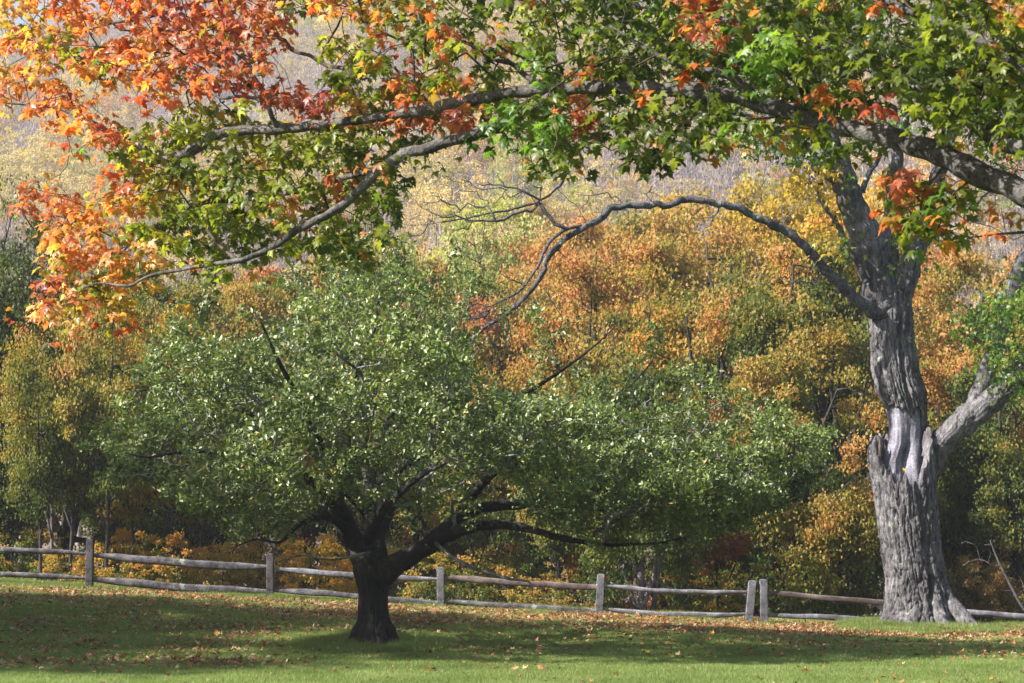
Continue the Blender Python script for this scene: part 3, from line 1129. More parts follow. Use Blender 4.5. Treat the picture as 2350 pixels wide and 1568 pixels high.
def box_section(acc, z0, z1, x0, x1, y0, y1, lean=(0, 0), nz=3, nseg=4, s=0, top=False, e=0.16):
    """vertical block with rounded corners and rough faces"""
    n = nseg * 4
    cx, cy = (x0 + x1) / 2, (y0 + y1) / 2
    hx, hy = (x1 - x0) / 2, (y1 - y0) / 2
    a = np.linspace(0, 2 * math.pi, n, endpoint=False) + math.pi / n
    X = np.sign(np.cos(a)) * np.abs(np.cos(a)) ** e * hx
    Y_ = np.sign(np.sin(a)) * np.abs(np.sin(a)) ** e * hy
    rings = []
    zs = list(np.linspace(z0, z1, nz))
    for i, z in enumerate(zs):
        k = 1.0
        rings.append(np.stack([cx + X * k, cy + Y_ * k, np.full(n, z)], -1))
    if top:
        rings.append(np.stack([cx + X * .86, cy + Y_ * .86, np.full(n, z1 + .018)], -1))
        rings.append(np.stack([cx + X * .4, cy + Y_ * .4, np.full(n, z1 + .028)], -1))
    V = np.vstack(rings)
    d = np.stack([vnoise(V * 9 + s, 1), vnoise(V * 9 + s, 2), 0 * V[:, 0]], -1) * 0.007
    V = V + d
    V[:, 0] += lean[0] * V[:, 2]
    V[:, 1] += lean[1] * V[:, 2]
    m = len(rings)
    i = np.arange(m - 1)[:, None] * n
    j = np.arange(n)[None, :]
    k = (j + 1) % n
    Q = np.stack([i + j, i + k, i + n + k, i + n + j], -1).reshape(-1, 4)
    V = np.vstack([V, V[:n].mean(0), V[-n:].mean(0)])
    T1 = np.stack([(np.arange(n) + 1) % n, np.arange(n), np.full(n, m * n)], -1)
    T2 = np.stack([(m - 1) * n + np.arange(n), (m - 1) * n + (np.arange(n) + 1) % n, np.full(n, m * n + 1)], -1)
    acc.add(V, Q, np.vstack([T1, T2]))


def post(parent, x, ytop, ybase, lean=0.0, slots=(), mat='fence', seed=0, Y=FY, wid=0.115, org=None):
    b = at(x, ybase, Y)
    z0 = float(gz(b[0], Y))
    h = at(x, ytop, Y)[2] - z0
    a = Acc()
    hw, hd = wid / 2, 0.07
    box_section(a, -.4, h - .02, -hw, hw, -hd, -hd + .045, (lean, 0), 14, s=seed, top=True)
    box_section(a, -.4, h - .025, -hw, hw, hd - .045, hd, (lean, 0), 14, s=seed, top=True)
    cur = -0.4
    for s_ in sorted(slots):
        box_section(a, cur, s_ - .065, -hw + .004, hw - .004, -hd + .04, hd - .04, (lean, 0), 5, s=seed)
        cur = s_ + .065
    box_section(a, cur, h - .018, -hw + .004, hw - .004, -hd + .04, hd - .04, (lean, 0), 5, s=seed, top=True)
    o = obj('post', a.mesh('post', M[mat], False), parent)
    o.location = Vector((b[0], Y, z0)) - Vector(parent.location)
    return (b[0], z0, h)


def rail(parent, p0, p1, th, dp, sag=0.0, mat='fence', seed=0, taper=0.45, Y0=FY, Y1=FY, flat=False):
    a = at(p0[0], p0[1], Y0)
    b = at(p1[0], p1[1], Y1)
    n = 34
    t = np.linspace(0, 1, n)
    P = a[None] + (b - a)[None] * t[:, None]
    P[:, 2] -= sag * np.sin(math.pi * t)
    P[:, 2] += 0.012 * vnoise(np.stack([t * 5, 0 * t + seed, 0 * t], -1))
    th *= .88
    e = taper + (1 - taper) * sstep(np.minimum(t, 1 - t) / 0.22)
    k = 9
    ang = np.linspace(0, 2 * math.pi, k, endpoint=False)
    ex = 0.5 if flat else 0.62
    cs = np.sign(np.cos(ang)) * np.abs(np.cos(ang)) ** ex
    sn = np.sign(np.sin(ang)) * np.abs(np.sin(ang)) ** ex
    cs = cs * (1 + 0.12 * np.sin(ang * 2 + seed))
    V = np.zeros((n, k, 3))
    g = np.stack([t[:, None] * 9 + 0 * ang[None], np.cos(ang)[None] * 1.2 + seed * 3.1 + 0 * t[:, None], np.sin(ang)[None] * 1.2 + 0 * t[:, None]], -1)
    nz_ = 1 + 0.20 * fbm(g, 3, seed)
    g2 = np.stack([t[:, None] * 6 + 0 * ang[None], ang[None] * 5 + 0 * t[:, None], 0 * ang[None] + 0 * t[:, None] + seed], -1)
    nz_ = nz_ + 0.07 * vnoise(g2, seed + 4)
    V[..., 0] = P[:, None, 0]
    V[..., 1] = P[:, None, 1] + cs[None] * dp / 2 * e[:, None] * nz_
    V[..., 2] = P[:, None, 2] + sn[None] * th / 2 * e[:, None] * nz_
    V = V.reshape(-1, 3)
    i = np.arange(n - 1)[:, None] * k
    j = np.arange(k)[None, :]
    Q = np.stack([i + j, i + (j + 1) % k, i + k + (j + 1) % k, i + k + j], -1).reshape(-1, 4)
    V = np.vstack([V, P[0], P[-1]])
    T_ = np.vstack([np.stack([(np.arange(k) + 1) % k, np.arange(k), np.full(k, n * k)], -1), np.stack([(n - 1) * k + np.arange(k), (n - 1) * k + (np.arange(k) + 1) % k, np.full(k, n * k + 1)], -1)])
    L = np.array(parent.location)
    c = P[0]
    return obj('rail', mesh('rail', V - c, [Q, T_], M[mat], False), parent, Vector(c - L))


f1 = empty('split_rail_fence', (at(205, 1355, FY)[0], FY, float(gz(-7.7, FY))))
tag(f1, 'weathered grey split rail fence running behind the apple tree to the leaning end post', 'fence')


def slot(x, y, ybase, Y=FY):
    X = at(x, ybase, Y)[0]
    return at(x, y, Y)[2] - float(gz(X, Y))


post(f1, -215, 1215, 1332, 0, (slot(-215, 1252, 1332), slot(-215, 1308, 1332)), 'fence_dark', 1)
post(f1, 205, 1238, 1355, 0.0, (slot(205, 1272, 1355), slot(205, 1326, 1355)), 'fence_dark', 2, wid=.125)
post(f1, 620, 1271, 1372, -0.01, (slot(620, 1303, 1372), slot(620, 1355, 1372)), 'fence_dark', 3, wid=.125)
post(f1, 1012, 1302, 1391, -0.02, (slot(1012, 1330, 1391), slot(1012, 1384, 1391)), 'fence', 4, wid=.13)
post(f1, 1374, 1318, 1419, 0.06, (slot(1374, 1347, 1419), slot(1374, 1401, 1419)), 'fence', 5, wid=.135)
post(f1, 1718, 1333, 1433, 0.10, (slot(1718, 1359, 1433), slot(1718, 1408, 1433)), 'fence', 6, wid=.14)
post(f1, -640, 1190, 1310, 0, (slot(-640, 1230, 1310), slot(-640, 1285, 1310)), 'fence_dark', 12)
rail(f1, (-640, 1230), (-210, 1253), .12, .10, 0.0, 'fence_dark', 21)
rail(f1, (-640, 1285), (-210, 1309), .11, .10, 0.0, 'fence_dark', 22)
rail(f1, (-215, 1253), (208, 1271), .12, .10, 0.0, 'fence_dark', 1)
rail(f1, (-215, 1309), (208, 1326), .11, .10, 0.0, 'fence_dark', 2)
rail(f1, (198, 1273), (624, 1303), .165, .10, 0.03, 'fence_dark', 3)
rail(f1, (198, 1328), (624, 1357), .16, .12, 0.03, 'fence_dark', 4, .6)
rail(f1, (614, 1303), (1016, 1331), .12, .13, 0.02, 'fence', 5)
rail(f1, (614, 1353), (1016, 1386), .13, .10, -0.01, 'fence_dark', 6, .6)
rail(f1, (1004, 1326), (1378, 1349), .125, .09, 0.0, 'fence_brown', 7, .85, flat=True)
rail(f1, (1004, 1380), (1378, 1403), .13, .11, 0.02, 'fence_dark', 8, .7)
rail(f1, (1368, 1344), (1722, 1359), .105, .12, 0.045, 'fence', 9, .6, flat=True)
rail(f1, (1368, 1396), (1722, 1408), .11, .12, 0.075, 'fence', 10, .5, flat=True)
f2 = empty('split_rail_fence', (at(1753, 1433, FY)[0], FY, float(gz(4.6, FY))))
tag(f2, 'weathered grey split rail fence starting at the upright post and passing behind the split trunk', 'fence')
post(f2, 1753, 1330, 1433, 0, (slot(1753, 1361, 1433), slot(1753, 1410, 1433)), 'fence', 7, wid=.135)
post(f2, 2110, 1352, 1450, 0, (slot(2110, 1389, 1450),), 'fence', 8, Y=FY + .3)
post(f2, 2480, 1372, 1478, 0, (slot(2480, 1424, 1478),), 'fence', 9, Y=FY + .3)
rail(f2, (1745, 1360), (2115, 1390), .11, .09, 0.0, 'fence_brown', 11, .9, flat=True, Y1=FY + .3)
rail(f2, (1745, 1410), (2115, 1434), .11, .10, -0.03, 'fence', 12, .7, Y1=FY + .3)
post(f2, 2860, 1395, 1500, 0, (slot(2860, 1450, 1500),), 'fence', 13, Y=FY + .3)
rail(f2, (2475, 1424), (2865, 1450), .12, .11, 0.0, 'fence', 23, .8, Y0=FY + .3, Y1=FY + .3)
rail(f2, (2105, 1397), (2485, 1424), .13, .12, 0.0, 'fence', 13, .8, Y0=FY + .3, Y1=FY + .3)

# ------------------------------------------------------------------ split old maple (right)
SY = 35.0
RNG = np.random.default_rng(11)
old = empty('split_maple_tree', (MOUND[0], SY, float(gz(MOUND[0], SY)) - 0.05))
tag(old, 'old grey maple with a torn open hollow in its trunk and one long arching limb', 'tree')
OL = np.array(old.location)
prof = [(1470, 1985, 2235), (1445, 2000, 2222), (1425, 2014, 2205), (1400, 2028, 2192), (1370, 2033, 2182), (1330, 2036, 2173), (1250, 2024, 2160), (1150, 2008, 2152),
        (1100, 1999, 2150), (1050, 1993, 2146), (1010, 1995, 2142), (990, 1998, 2138), (950, 2010, 2132), (930, 2020, 2130), (900, 2009, 2125),
        (850, 2000, 2110), (780, 1998, 2099), (720, 1993, 2096), (690, 1994, 2090), (660, 2003, 2080), (620, 2015, 2065), (600, 2020, 2060)]
pz = np.array([at(2080, p[0], SY)[2] for p in prof])
pc = np.array([at((p[1] + p[2]) / 2, p[0], SY)[0] for p in prof])
prr = np.array([(p[2] - p[1]) / 2 / F * SY for p in prof])


PF = (pz, pc, prr)
prof2 = [(1100, 2060, 2122), (1060, 2058, 2124), (1000, 2050, 2127), (960, 2040, 2128), (940, 2032, 2128), (920, 2022, 2126)] + prof[14:]
PF2 = (np.array([at(2080, p[0], SY)[2] for p in prof2]), np.array([at((p[1] + p[2]) / 2, p[0], SY)[0] for p in prof2]), np.array([(p[2] - p[1]) / 2 / F * SY for p in prof2]))


def bark_grid(z0, z1, rim0=None, rim1=None, nth=260, dz=0.022, fur=0.052, seed=0, depth=0.92, inner=None, pf=None):
    pz, pc, prr = pf or PF
    th = np.linspace(0, 2 * math.pi, nth, endpoint=False)
    nzv = int((z1 - z0) / dz)
    t = np.linspace(0, 1, nzv)[:, None]
    lo = np.full(nth, z0) if rim0 is None else rim0(th)
    hi = np.full(nth, z1) if rim1 is None else rim1(th)
    Z = lo[None] + (hi - lo)[None] * t
    C = np.interp(Z, pz, pc)
    R = np.interp(Z, pz, prr)
    c3 = np.stack([np.cos(th)[None] * R, np.sin(th)[None] * R, Z], -1)
    # vertical plates and furrows that wander
    wv = 0.10 * vnoise(c3 * np.array([3, 3, 1.4]), seed)
    q = c3 * np.array([14, 14, 1.7])
    q[..., 0] += wv * 12
    q[..., 1] += wv * 9
    a = np.abs(vnoise(q, seed + 1))
    q2 = c3 * np.array([27, 27, 7.5])
    b = np.abs(vnoise(q2, seed + 2))
    c = vnoise(c3 * np.array([42, 42, 26]), seed + 3) + 1.2 * np.minimum(0, vnoise(c3 * np.array([9, 9, 9]), seed + 8))
    dd = -fur * np.exp(-(a / 0.16) ** 2) - fur * 0.5 * np.exp(-(b / 0.2) ** 2) + 0.011 * c
    big = 0.045 * vnoise(c3 * np.array([2.2, 2.2, 0.35]), seed + 5)
    # long seam down the front and root flares
    base = sstep((PF[0][3] - Z) / 0.55)
    flare = base * (0.05 + 0.13 * np.cos(5 * th + 0.6)[None] + 0.09 * np.cos(3 * th)[None])
    seam_th = 4.95 + 0.12 * np.sin(Z * 1.3)
    seam = -0.09 * np.exp(-((th[None] - seam_th) / 0.10) ** 2)
    Rr = R + dd + big + flare + seam
    V = np.stack([C + np.cos(th)[None] * Rr, SY + np.sin(th)[None] * Rr * depth, Z], -1)
    n0 = nzv
    rings = [V.reshape(-1, 3)]
    if inner:
        # torn edge folds inwards: extra rings at the open end
        end = V[-1] if inner == 'top' else V[0]
        sg = -1 if inner == 'top' else 1
        cen = np.array([C[-1].mean() if inner == 'top' else C[0].mean(), SY, 0])
        for k, (f, dzz) in enumerate([(0.93, 0.0), (0.80, 0.10), (0.70, 0.30)]):
            W = end.copy()
            W[:, 0] = cen[0] + (end[:, 0] - cen[0]) * f
            W[:, 1] = cen[1] + (end[:, 1] - cen[1]) * f
            W[:, 2] = end[:, 2] + sg * dzz
            if inner == 'top':
                rings.append(W)
            else:
                rings.insert(0, W)
        n0 += 3
    V = np.vstack(rings)
    i = np.arange(n0 - 1)[:, None] * nth
    j = np.arange(nth)[None, :]
    Q = np.stack([i + j, i + (j + 1) % nth, i + nth + (j + 1) % nth, i + nth + j], -1).reshape(-1, 4)
    return V, Q


def zat(y):
    return at(2080, y, SY)[2]


def rim_low(th):
    # th: 0=+X right, pi=-X left, 3pi/2 = front
    n = len(th)
    y = np.interp(th, [0, 0.8, 1.6, 2.6, 3.1, 3.45, 3.8, 4.2, 4.55, 4.8, 5.1, 5.4, 5.8, 2 * math.pi],
                  [950, 960, 985, 1000, 1003, 1012, 1050, 1078, 1090, 1095, 1085, 1060, 985, 950])
    jag = np.abs(vnoise(np.stack([np.cos(th) * 6, np.sin(th) * 6, 0 * th], -1), 41)) * 34 + vnoise(np.stack([np.cos(th) * 16, np.sin(th) * 16, 0 * th], -1), 42) * 15
    return zat(1000) + (1000 - (y + jag)) / F * SY


def rim_up(th):
    y = np.interp(th, [0, 1.5, 3.1, 3.8, 4.7, 5.3, 5.8, 2 * math.pi], [1040, 1000, 945, 930, 950, 938, 985, 1040])
    jag = vnoise(np.stack([np.cos(th) * 5, np.sin(th) * 5, 0 * th + 3], -1), 43) * 14
    return zat(1000) + (1000 - (y + jag)) / F * SY


V, Q = bark_grid(float(OL[2]) - 0.3, zat(1000), None, rim_low, seed=21, inner='top')
obj('trunk', mesh('old_trunk', V - OL, [Q], M['old_bark'], True), old)
V, Q = bark_grid(zat(940), zat(612), rim_up, None, seed=33, fur=0.046, depth=0.85, inner='bottom', pf=PF2)
up_t = obj('upper_trunk', mesh('old_upper_trunk', V - OL, [Q], M['old_bark'], True), old)
for k, (an, L_, r_) in enumerate([(3.35, .85, .17), (4.2, .80, .19), (4.95, .80, .17), (5.6, .95, .20), (6.15, .85, .17)]):
    q = [(OL[0] + .06 + math.cos(an) * f * L_, SY + math.sin(an) * f * L_ * .95, OL[2] + z, r_ * g) for f, z, g in ((.30, .95, .3), (.50, .45, .6), (.76, .13, .75), (1.15, -.07, .35))]
    B = catmull(np.array(q), .04)
    V_, Q_, T_ = tube(B[:, :3], B[:, 3], 26, rough=.16, rs=40 + k, furrow=.022)
    obj('root', mesh('old_root', V_ - OL, [Q_, T_], M['old_bark'], True), old)
# bare inner wood
n_ = 90
ys = np.linspace(1135, 905, n_)
xs_l = np.interp(ys, [905, 940, 980, 1020, 1060, 1135], [2040, 2038, 2044, 2040, 2024, 2015])
xs_r = np.interp(ys, [905, 940, 980, 1020, 1060, 1135], [2112, 2119, 2118, 2117, 2112, 2120])
th = np.linspace(0, 2 * math.pi, 96, endpoint=False)
Zc = np.array([zat(y) for y in ys])
Cc = ((xs_l + xs_r) / 2 - 1175) / F * SY
Rc = (xs_r - xs_l) / 2 / F * SY
c3 = np.stack([np.cos(th)[None] + 0 * Zc[:, None], np.sin(th)[None] + 0 * Zc[:, None], Zc[:, None] + 0 * th[None]], -1)
dd = 0.10 * vnoise(c3 * np.array([2.4, 2.4, 0.8]), 51) + 0.05 * vnoise(c3 * np.array([8, 8, 1.2]), 52) + 0.012 * vnoise(c3 * np.array([26, 26, 2.5]), 53)
# hollowed face towards the viewer
face = np.exp(-((th[None] - 4.75) / 0.55) ** 2) * (0.62 * np.exp(-((Zc[:, None] - zat(1045)) / 0.38) ** 2) + 0.15)
Rr = Rc[:, None] * (1 + dd - face)
V = np.stack([Cc[:, None] + np.cos(th)[None] * Rr, SY + 0.03 + np.sin(th)[None] * Rr * 0.9, Zc[:, None] + 0 * th[None]], -1).reshape(-1, 3)
i = np.arange(n_ - 1)[:, None] * 96
j = np.arange(96)[None, :]
Q = np.stack([i + j, i + (j + 1) % 96, i + 96 + (j + 1) % 96, i + 96 + j], -1).reshape(-1, 4)
obj('bare_wood', mesh('bare_wood', V - OL, [Q], M['bare_wood'], True), old, ).__setitem__('label', 'smooth pale lavender grey bare wood in the torn hollow')
# splinters standing on the torn rim
for k, (x, y0, y1, r_, dy) in enumerate([(2008, 1030, 998, .07, -.08), (2020, 1038, 1008, .055, -.16)]):
    p = [at(x + random.uniform(-3, 3), y0 + 20, SY + dy), at(x, (y0 + y1) / 2, SY + dy), at(x + random.uniform(-4, 4), y1, SY + dy * .9)]
    A = catmull(np.hstack([p, [[r_], [r_ * .6], [r_ * .05]]]), .04)
    V_, Q_, T_ = tube(A[:, :3], A[:, 3], 9, rough=.25, rs=60 + k)
    obj('splinter', mesh('splinter', V_ - OL, [Q_, T_], M['torn_wood'], True), old)

sk = Skel(40000)


def hero_limb(skel, parent, origin, pts, mat, step=.10, Y=None, furrow=0.0, name='limb', jit=0.06, rough=0.10, seed=0, pnode=None, thin=1.0):
    """pts: (x, y, depth, radius in px)"""
    P = [at(a, b, c) for a, b, c, d in pts]
    R = [d / F * c * thin for a, b, c, d in pts]
    A, first = skel.limb(P, R, step, pnode, jit)
    sd = 28 if max(R) > .2 else 18 if max(R) > .1 else 12 if max(R) > .04 else 8
    fine = catmull(A, step * .45) if max(R) > .06 else A
    fine[:, 3] = np.maximum(fine[:, 3], .002)
    if max(R) > .2:
        sd, fine = 90, catmull(A, .035)
    V_, Q_, T_ = tube(fine[:, :3], fine[:, 3], sd, rough=rough, rs=seed, furrow=furrow)
    o = obj(name, mesh(name, V_ - origin, [Q_, T_], mat, True), parent)
    return o


S_ = SY
OLM = M['old_limb']
# trunk axis nodes for growing
sk.limb([at(2080, 1400, S_), at(2075, 1000, S_), at(2050, 700, S_)], [.5, .4, .35], .3)
limbs_old = [
    # main leader
    [(2044, 780, S_, 26), (2034, 715, S_, 40), (2018, 650, S_, 41), (1996, 580, S_ - .1, 38), (1968, 500, S_ - .2, 34), (1940, 430, S_ - .2, 31), (1915, 360, S_ - .3, 28), (1893, 290, S_ - .3, 24), (1880, 200, S_, 20), (1865, 80, S_, 16), (1850, -60, S_, 12), (1860, -220, S_, 6)],
    # middle leader
    [(2058, 760, S_ + .1, 20), (2052, 690, S_ + .15, 28), (2044, 620, S_ + .25, 24), (2040, 560, S_ + .3, 22), (2046, 480, S_ + .3, 19), (2056, 380, S_ + .3, 17), (2070, 280, S_ + .2, 16), (2095, 150, S_ + .1, 15), (2140, 40, S_, 20), (2180, -60, S_, 16), (2200, -220, S_, 8)],
    # right leader
    [(2056, 790, S_ - .02, 18), (2066, 715, S_ - .08, 24), (2081, 645, S_ - .1, 27), (2100, 570, S_, 26), (2124, 500, S_, 23), (2150, 420, S_ + .1, 20), (2176, 320, S_ + .2, 16), (2200, 200, S_ + .4, 14), (2230, 60, S_ + .5, 12), (2250, -120, S_ + .5, 7)],
    # arching limb
    [(2035, 728, S_ - .15, 16), (2005, 715, S_ - .25, 19), (1975, 698, S_ - .3, 18), (1925, 655, S_ - .5, 16), (1880, 605, S_ - .7, 14), (1840, 560, S_ - .9, 13), (1800, 528, S_ - 1, 13), (1750, 505, S_ - 1.1, 12), (1690, 478, S_ - 1.2, 11), (1640, 466, S_ - 1.3, 10), (1590, 455, S_ - 1.3, 11), (1540, 468, S_ - 1.4, 10), (1490, 472, S_ - 1.4, 10), (1425, 474, S_ - 1.5, 10), (1390, 492, S_ - 1.5, 10.5), (1350, 518, S_ - 1.6, 10), (1300, 545, S_ - 1.6, 9), (1265, 580, S_ - 1.7, 8.5), (1248, 620, S_ - 1.7, 8), (1230, 655, S_ - 1.8, 7.5), (1195, 692, S_ - 1.8, 7), (1160, 725, S_ - 1.9, 6.5), (1120, 750, S_ - 1.9, 5.5), (1090, 775, S_ - 2, 4), (1060, 830, S_ - 2, 3)],
    # second strand of the arch
    [(1335, 520, S_ - 1.6, 6), (1300, 525, S_ - 1.7, 6), (1260, 560, S_ - 1.8, 5.5), (1235, 610, S_ - 1.9, 5), (1200, 660, S_ - 2, 4.5), (1165, 685, S_ - 2, 4), (1130, 700, S_ - 2.1, 3.5), (1115, 725, S_ - 2.1, 3.5), (1060, 735, S_ - 2.2, 3)],
    # left spur going up left
    [(1925, 420, S_ - .2, 20), (1895, 395, S_ - .4, 16), (1860, 360, S_ - .6, 14), (1810, 320, S_ - .8, 12), (1765, 290, S_ - 1, 10), (1700, 262, S_ - 1.1, 8), (1600, 262, S_ - 1.2, 7), (1480, 275, S_ - 1.3, 6.5), (1380, 300, S_ - 1.4, 6), (1320, 350, S_ - 1.5, 5.5), (1300, 385, S_ - 1.5, 5.5), (1285, 425, S_ - 1.5, 5), (1240, 460, S_ - 1.6, 4.5), (1180, 480, S_ - 1.6, 4), (1120, 490, S_ - 1.7, 3.6), (1060, 503, S_ - 1.7, 3), (1000, 512, S_ - 1.8, 2.4), (950, 518, S_ - 1.8, 1.8), (920, 512, S_ - 1.8, 1.2)],
    # thin leader left of the main one
    [(1990, 650, S_ - .3, 12), (1960, 590, S_ - .4, 9), (1935, 540, S_ - .4, 9), (1912, 500, S_ - .4, 9), (1888, 470, S_ - .4, 9), (1878, 440, S_ - .3, 8), (1885, 415, S_ - .2, 8)],
    # big right limb
    [(2098, 1130, S_ + .2, 42), (2122, 1072, S_ + .15, 38), (2152, 1028, S_ + .05, 33), (2200, 980, S_ - .1, 31), (2250, 938, S_ - .2, 30), (2300, 898, S_ - .35, 29), (2360, 858, S_ - .55, 28), (2460, 800, S_ - .7, 32), (2580, 720, S_ - .8, 26), (2680, 560, S_ - .8, 16), (2740, 380, S_ - .8, 8)],
    # fork off it, rising
    [(2205, 985, S_ - .05, 24), (2240, 925, S_ - .1, 23), (2262, 860, S_, 22), (2285, 790, S_, 20), (2305, 720, S_ + .1, 22), (2330, 650, S_ + .1, 21), (2365, 560, S_ + .1, 19), (2410, 420, S_ + .1, 16), (2440, 250, S_, 12), (2450, 60, S_, 7)],
    # dark third limb
    [(2260, 920, S_ + .3, 18), (2290, 880, S_ + .4, 17), (2325, 845, S_ + .5, 17), (2380, 800, S_ + .7, 16), (2460, 740, S_ + .9, 13), (2540, 620, S_ + .9, 7)],
    # short stub
    [(1980, 440, S_ + .2, 9), (1990, 405, S_ + .3, 8), (2010, 375, S_ + .4, 7), (2022, 355, S_ + .4, 6)],
]
for k, L in enumerate(limbs_old):
    big = k in (0, 1, 2, 7, 8)
    hero_limb(sk, old, OL, L, M['old_bark'] if big else OLM, furrow=0.024 if big else 0.010, seed=70 + k, jit=.06 if big else .24, rough=.10 if big else .17, thin=1.0 if big else .82)
# bare twigs at the end of the arch and hanging branch
tw = []
for cx, cy, rx, ry, dep, cnt in [(1130, 690, 70, 60, S_ - 2, 60), (1060, 720, 45, 35, S_ - 2.1, 25), (1000, 500, 80, 40, S_ - 1.8, 30), (1050, 450, 80, 55, S_ - 1.7, 40), (1170, 420, 60, 50, S_ - 1.6, 32), (1215, 370, 40, 50, S_ - 1.5, 14), (1330, 480, 40, 50, S_ - 1.6, 16), (1700, 640, 10, 10, S_, 1),
                                (1290, 590, 50, 30, S_ - 1.6, 8), (1500, 440, 60, 25, S_ - 1.4, 7), (1760, 470, 60, 30, S_ - 1.1, 7), (1840, 640, 50, 30, S_ - .8, 8), (1600, 500, 60, 25, S_ - 1.3, 6), (2180, 470, 60, 70, S_, 20), (1800, 350, 60, 40, S_ - .7, 18), (2230, 60, 90, 60, S_ + .4, 50), (2290, 400, 60, 50, S_ + .2, 20), (2290, 430, 50, 60, S_, 20), (1850, 250, 80, 60, S_, 25)]:
    for _ in range(cnt):
        tw.append(at(cx + RNG.normal(0, rx * .6), cy + RNG.normal(0, ry * .6), dep + RNG.normal(0, .25)))
sk.grow(np.array(tw), 0.12, 0.3, .22, .10, up=-.03)
sk_mark = sk.n
# leafy clusters of the same tree
GREENS = np.array([(0.05, 0.115, 0.016), (0.085, 0.165, 0.020), (0.13, 0.21, 0.025), (0.035, 0.085, 0.014), (0.18, 0.24, 0.03)])
lf = []
for cx, cy, rx, ry, dep, cnt in [(2290, 720, 70, 40, S_ - 1.2, 16), (2330, 810, 40, 25, S_ - 1.4, 12), (2350, 690, 60, 50, S_ - 1, 16), (2320, 875, 30, 14, S_ - 1.3, 6), (1735, 310, 40, 26, S_ - 1.1, 8), (1830, 360, 45, 25, S_ - .8, 10), (1870, 420, 40, 22, S_ - .6, 8), (1905, 540, 16, 50, S_ - .5, 6),
                                (2030, 300, 40, 20, S_, 8), (2090, 590, 20, 30, S_ - .3, 4), (1900, 60, 170, 90, S_, 60), (2180, 160, 160, 110, S_, 60), (2000, -80, 300, 90, S_, 70), (2300, 300, 80, 60, S_, 26), (1750, 150, 140, 90, S_ - .6, 30), (1600, 90, 160, 90, S_ - .8, 24)]:
    for _ in range(cnt):
        lf.append(at(cx + RNG.normal(0, rx * .6), cy + RNG.normal(0, ry * .6), dep + RNG.normal(0, .5)))
lf = np.array(lf)
sk.grow(lf, 0.18, 0.3, .15, .10)
sk.radii(0.0068, 2.3, .06)
o = obj('twigs', sk.twigs_mesh('old_twigs', M['old_twig']), old, -Vector((0, 0, 0)), kind='stuff')
o.data.transform(Matrix.Translation(-Vector(OL)))
cl = np.repeat(np.arange(len(lf)), 26)
P_ = lf[cl] + RNG.normal(0, 1, (len(cl), 3)) * np.array([.26, .26, .15])
Tt = RNG.normal(0, .7, (len(cl), 3)) + np.array([0, 0, -.8])
Nn = RNG.normal(0, .7, (len(cl), 3)) + np.array([-.1, -.5, .8])
Vv, Ff, Ii = leafcloud(P_, Tt, Nn, RNG.uniform(.07, .12, len(cl)), MAPLEL)
yel = RNG.uniform(0, 1, len(lf))[cl]
cc = GREENS[RNG.integers(0, 5, len(cl))] * RNG.uniform(.8, 1.25, (len(cl), 1))
px_, py_, _ = proj(P_)
yw = (px_ < 1930) & (py_ > 380)
cc[yw] = np.array([.5, .36, .05]) * RNG.uniform(.6, 1.1, (yw.sum(), 1))
obj('foliage', mesh('old_foliage', Vv - OL, [Ff], M['fg_leaf'], False, tcol=cc[Ii]), old, kind='stuff')
# yellow leaf caught in the hollow
lv, lt = DRY[0]
yl = obj('fallen_leaf', mesh('caught_leaf', lv * .085, [lt], M['litter_obj']), None, Vector(at(2072, 1082, SY - .42)))
yl.color = (.7, .5, .03, 1)
yl.rotation_euler = (1.1, .2, .4)
tag(yl, 'bright yellow leaf caught in the torn hollow of the split trunk', 'leaf')

# ------------------------------------------------------------------ apple tree
AY = 28.7
RNG = np.random.default_rng(5)
ab = ray_ground(855, 1478)
AY = float(ab[1])
apple = empty('apple_tree', (at(855, 1480, AY)[0], AY, float(gz(-2.0, AY))))
tag(apple, 'wide spreading old apple tree with black trunk standing alone on the lawn', 'tree')
AO = np.array(apple.location)
sa = Skel(120000)
tr = [(858, 1500, AY, 62), (857, 1478, AY, 50), (856, 1455, AY, 41), (857, 1420, AY, 38), (856, 1380, AY, 37), (857, 1345, AY, 39), (856, 1310, AY, 46), (850, 1280, AY, 38)]
A = catmull(np.array([[*at(a, b, c), d / F * c] for a, b, c, d in tr]), .05)
V_, Q_, T_ = tube(A[:, :3], A[:, 3], 110, rough=.07, rs=3, furrow=.03)
obj('trunk', mesh('apple_trunk', V_ - AO, [Q_, T_], M['apple_bark'], True), apple)
sa.limb(A[::6, :3], A[::6, 3], .3)
for k, (an, L_, r_) in enumerate([(3.3, .62, .13), (4.3, .50, .12), (5.2, .55, .13), (6.1, .62, .13), (1.0, .5, .12), (2.2, .5, .12)]):
    cx, cy = AO[0] + .02, AY
    q = [(cx + math.cos(an) * f * L_, cy + math.sin(an) * f * L_, AO[2] + z, r_ * g) for f, z, g in ((.22, .45, .35), (.36, .18, .65), (.50, .03, .55), (.8, -.06, .25))]
    B = catmull(np.array(q), .04)
    V_, Q_, T_ = tube(B[:, :3], B[:, 3], 20, rough=.14, rs=90 + k, furrow=.012)
    obj('root', mesh('apple_root', V_ - AO, [Q_, T_], M['apple_bark'], True), apple)
D_ = AY
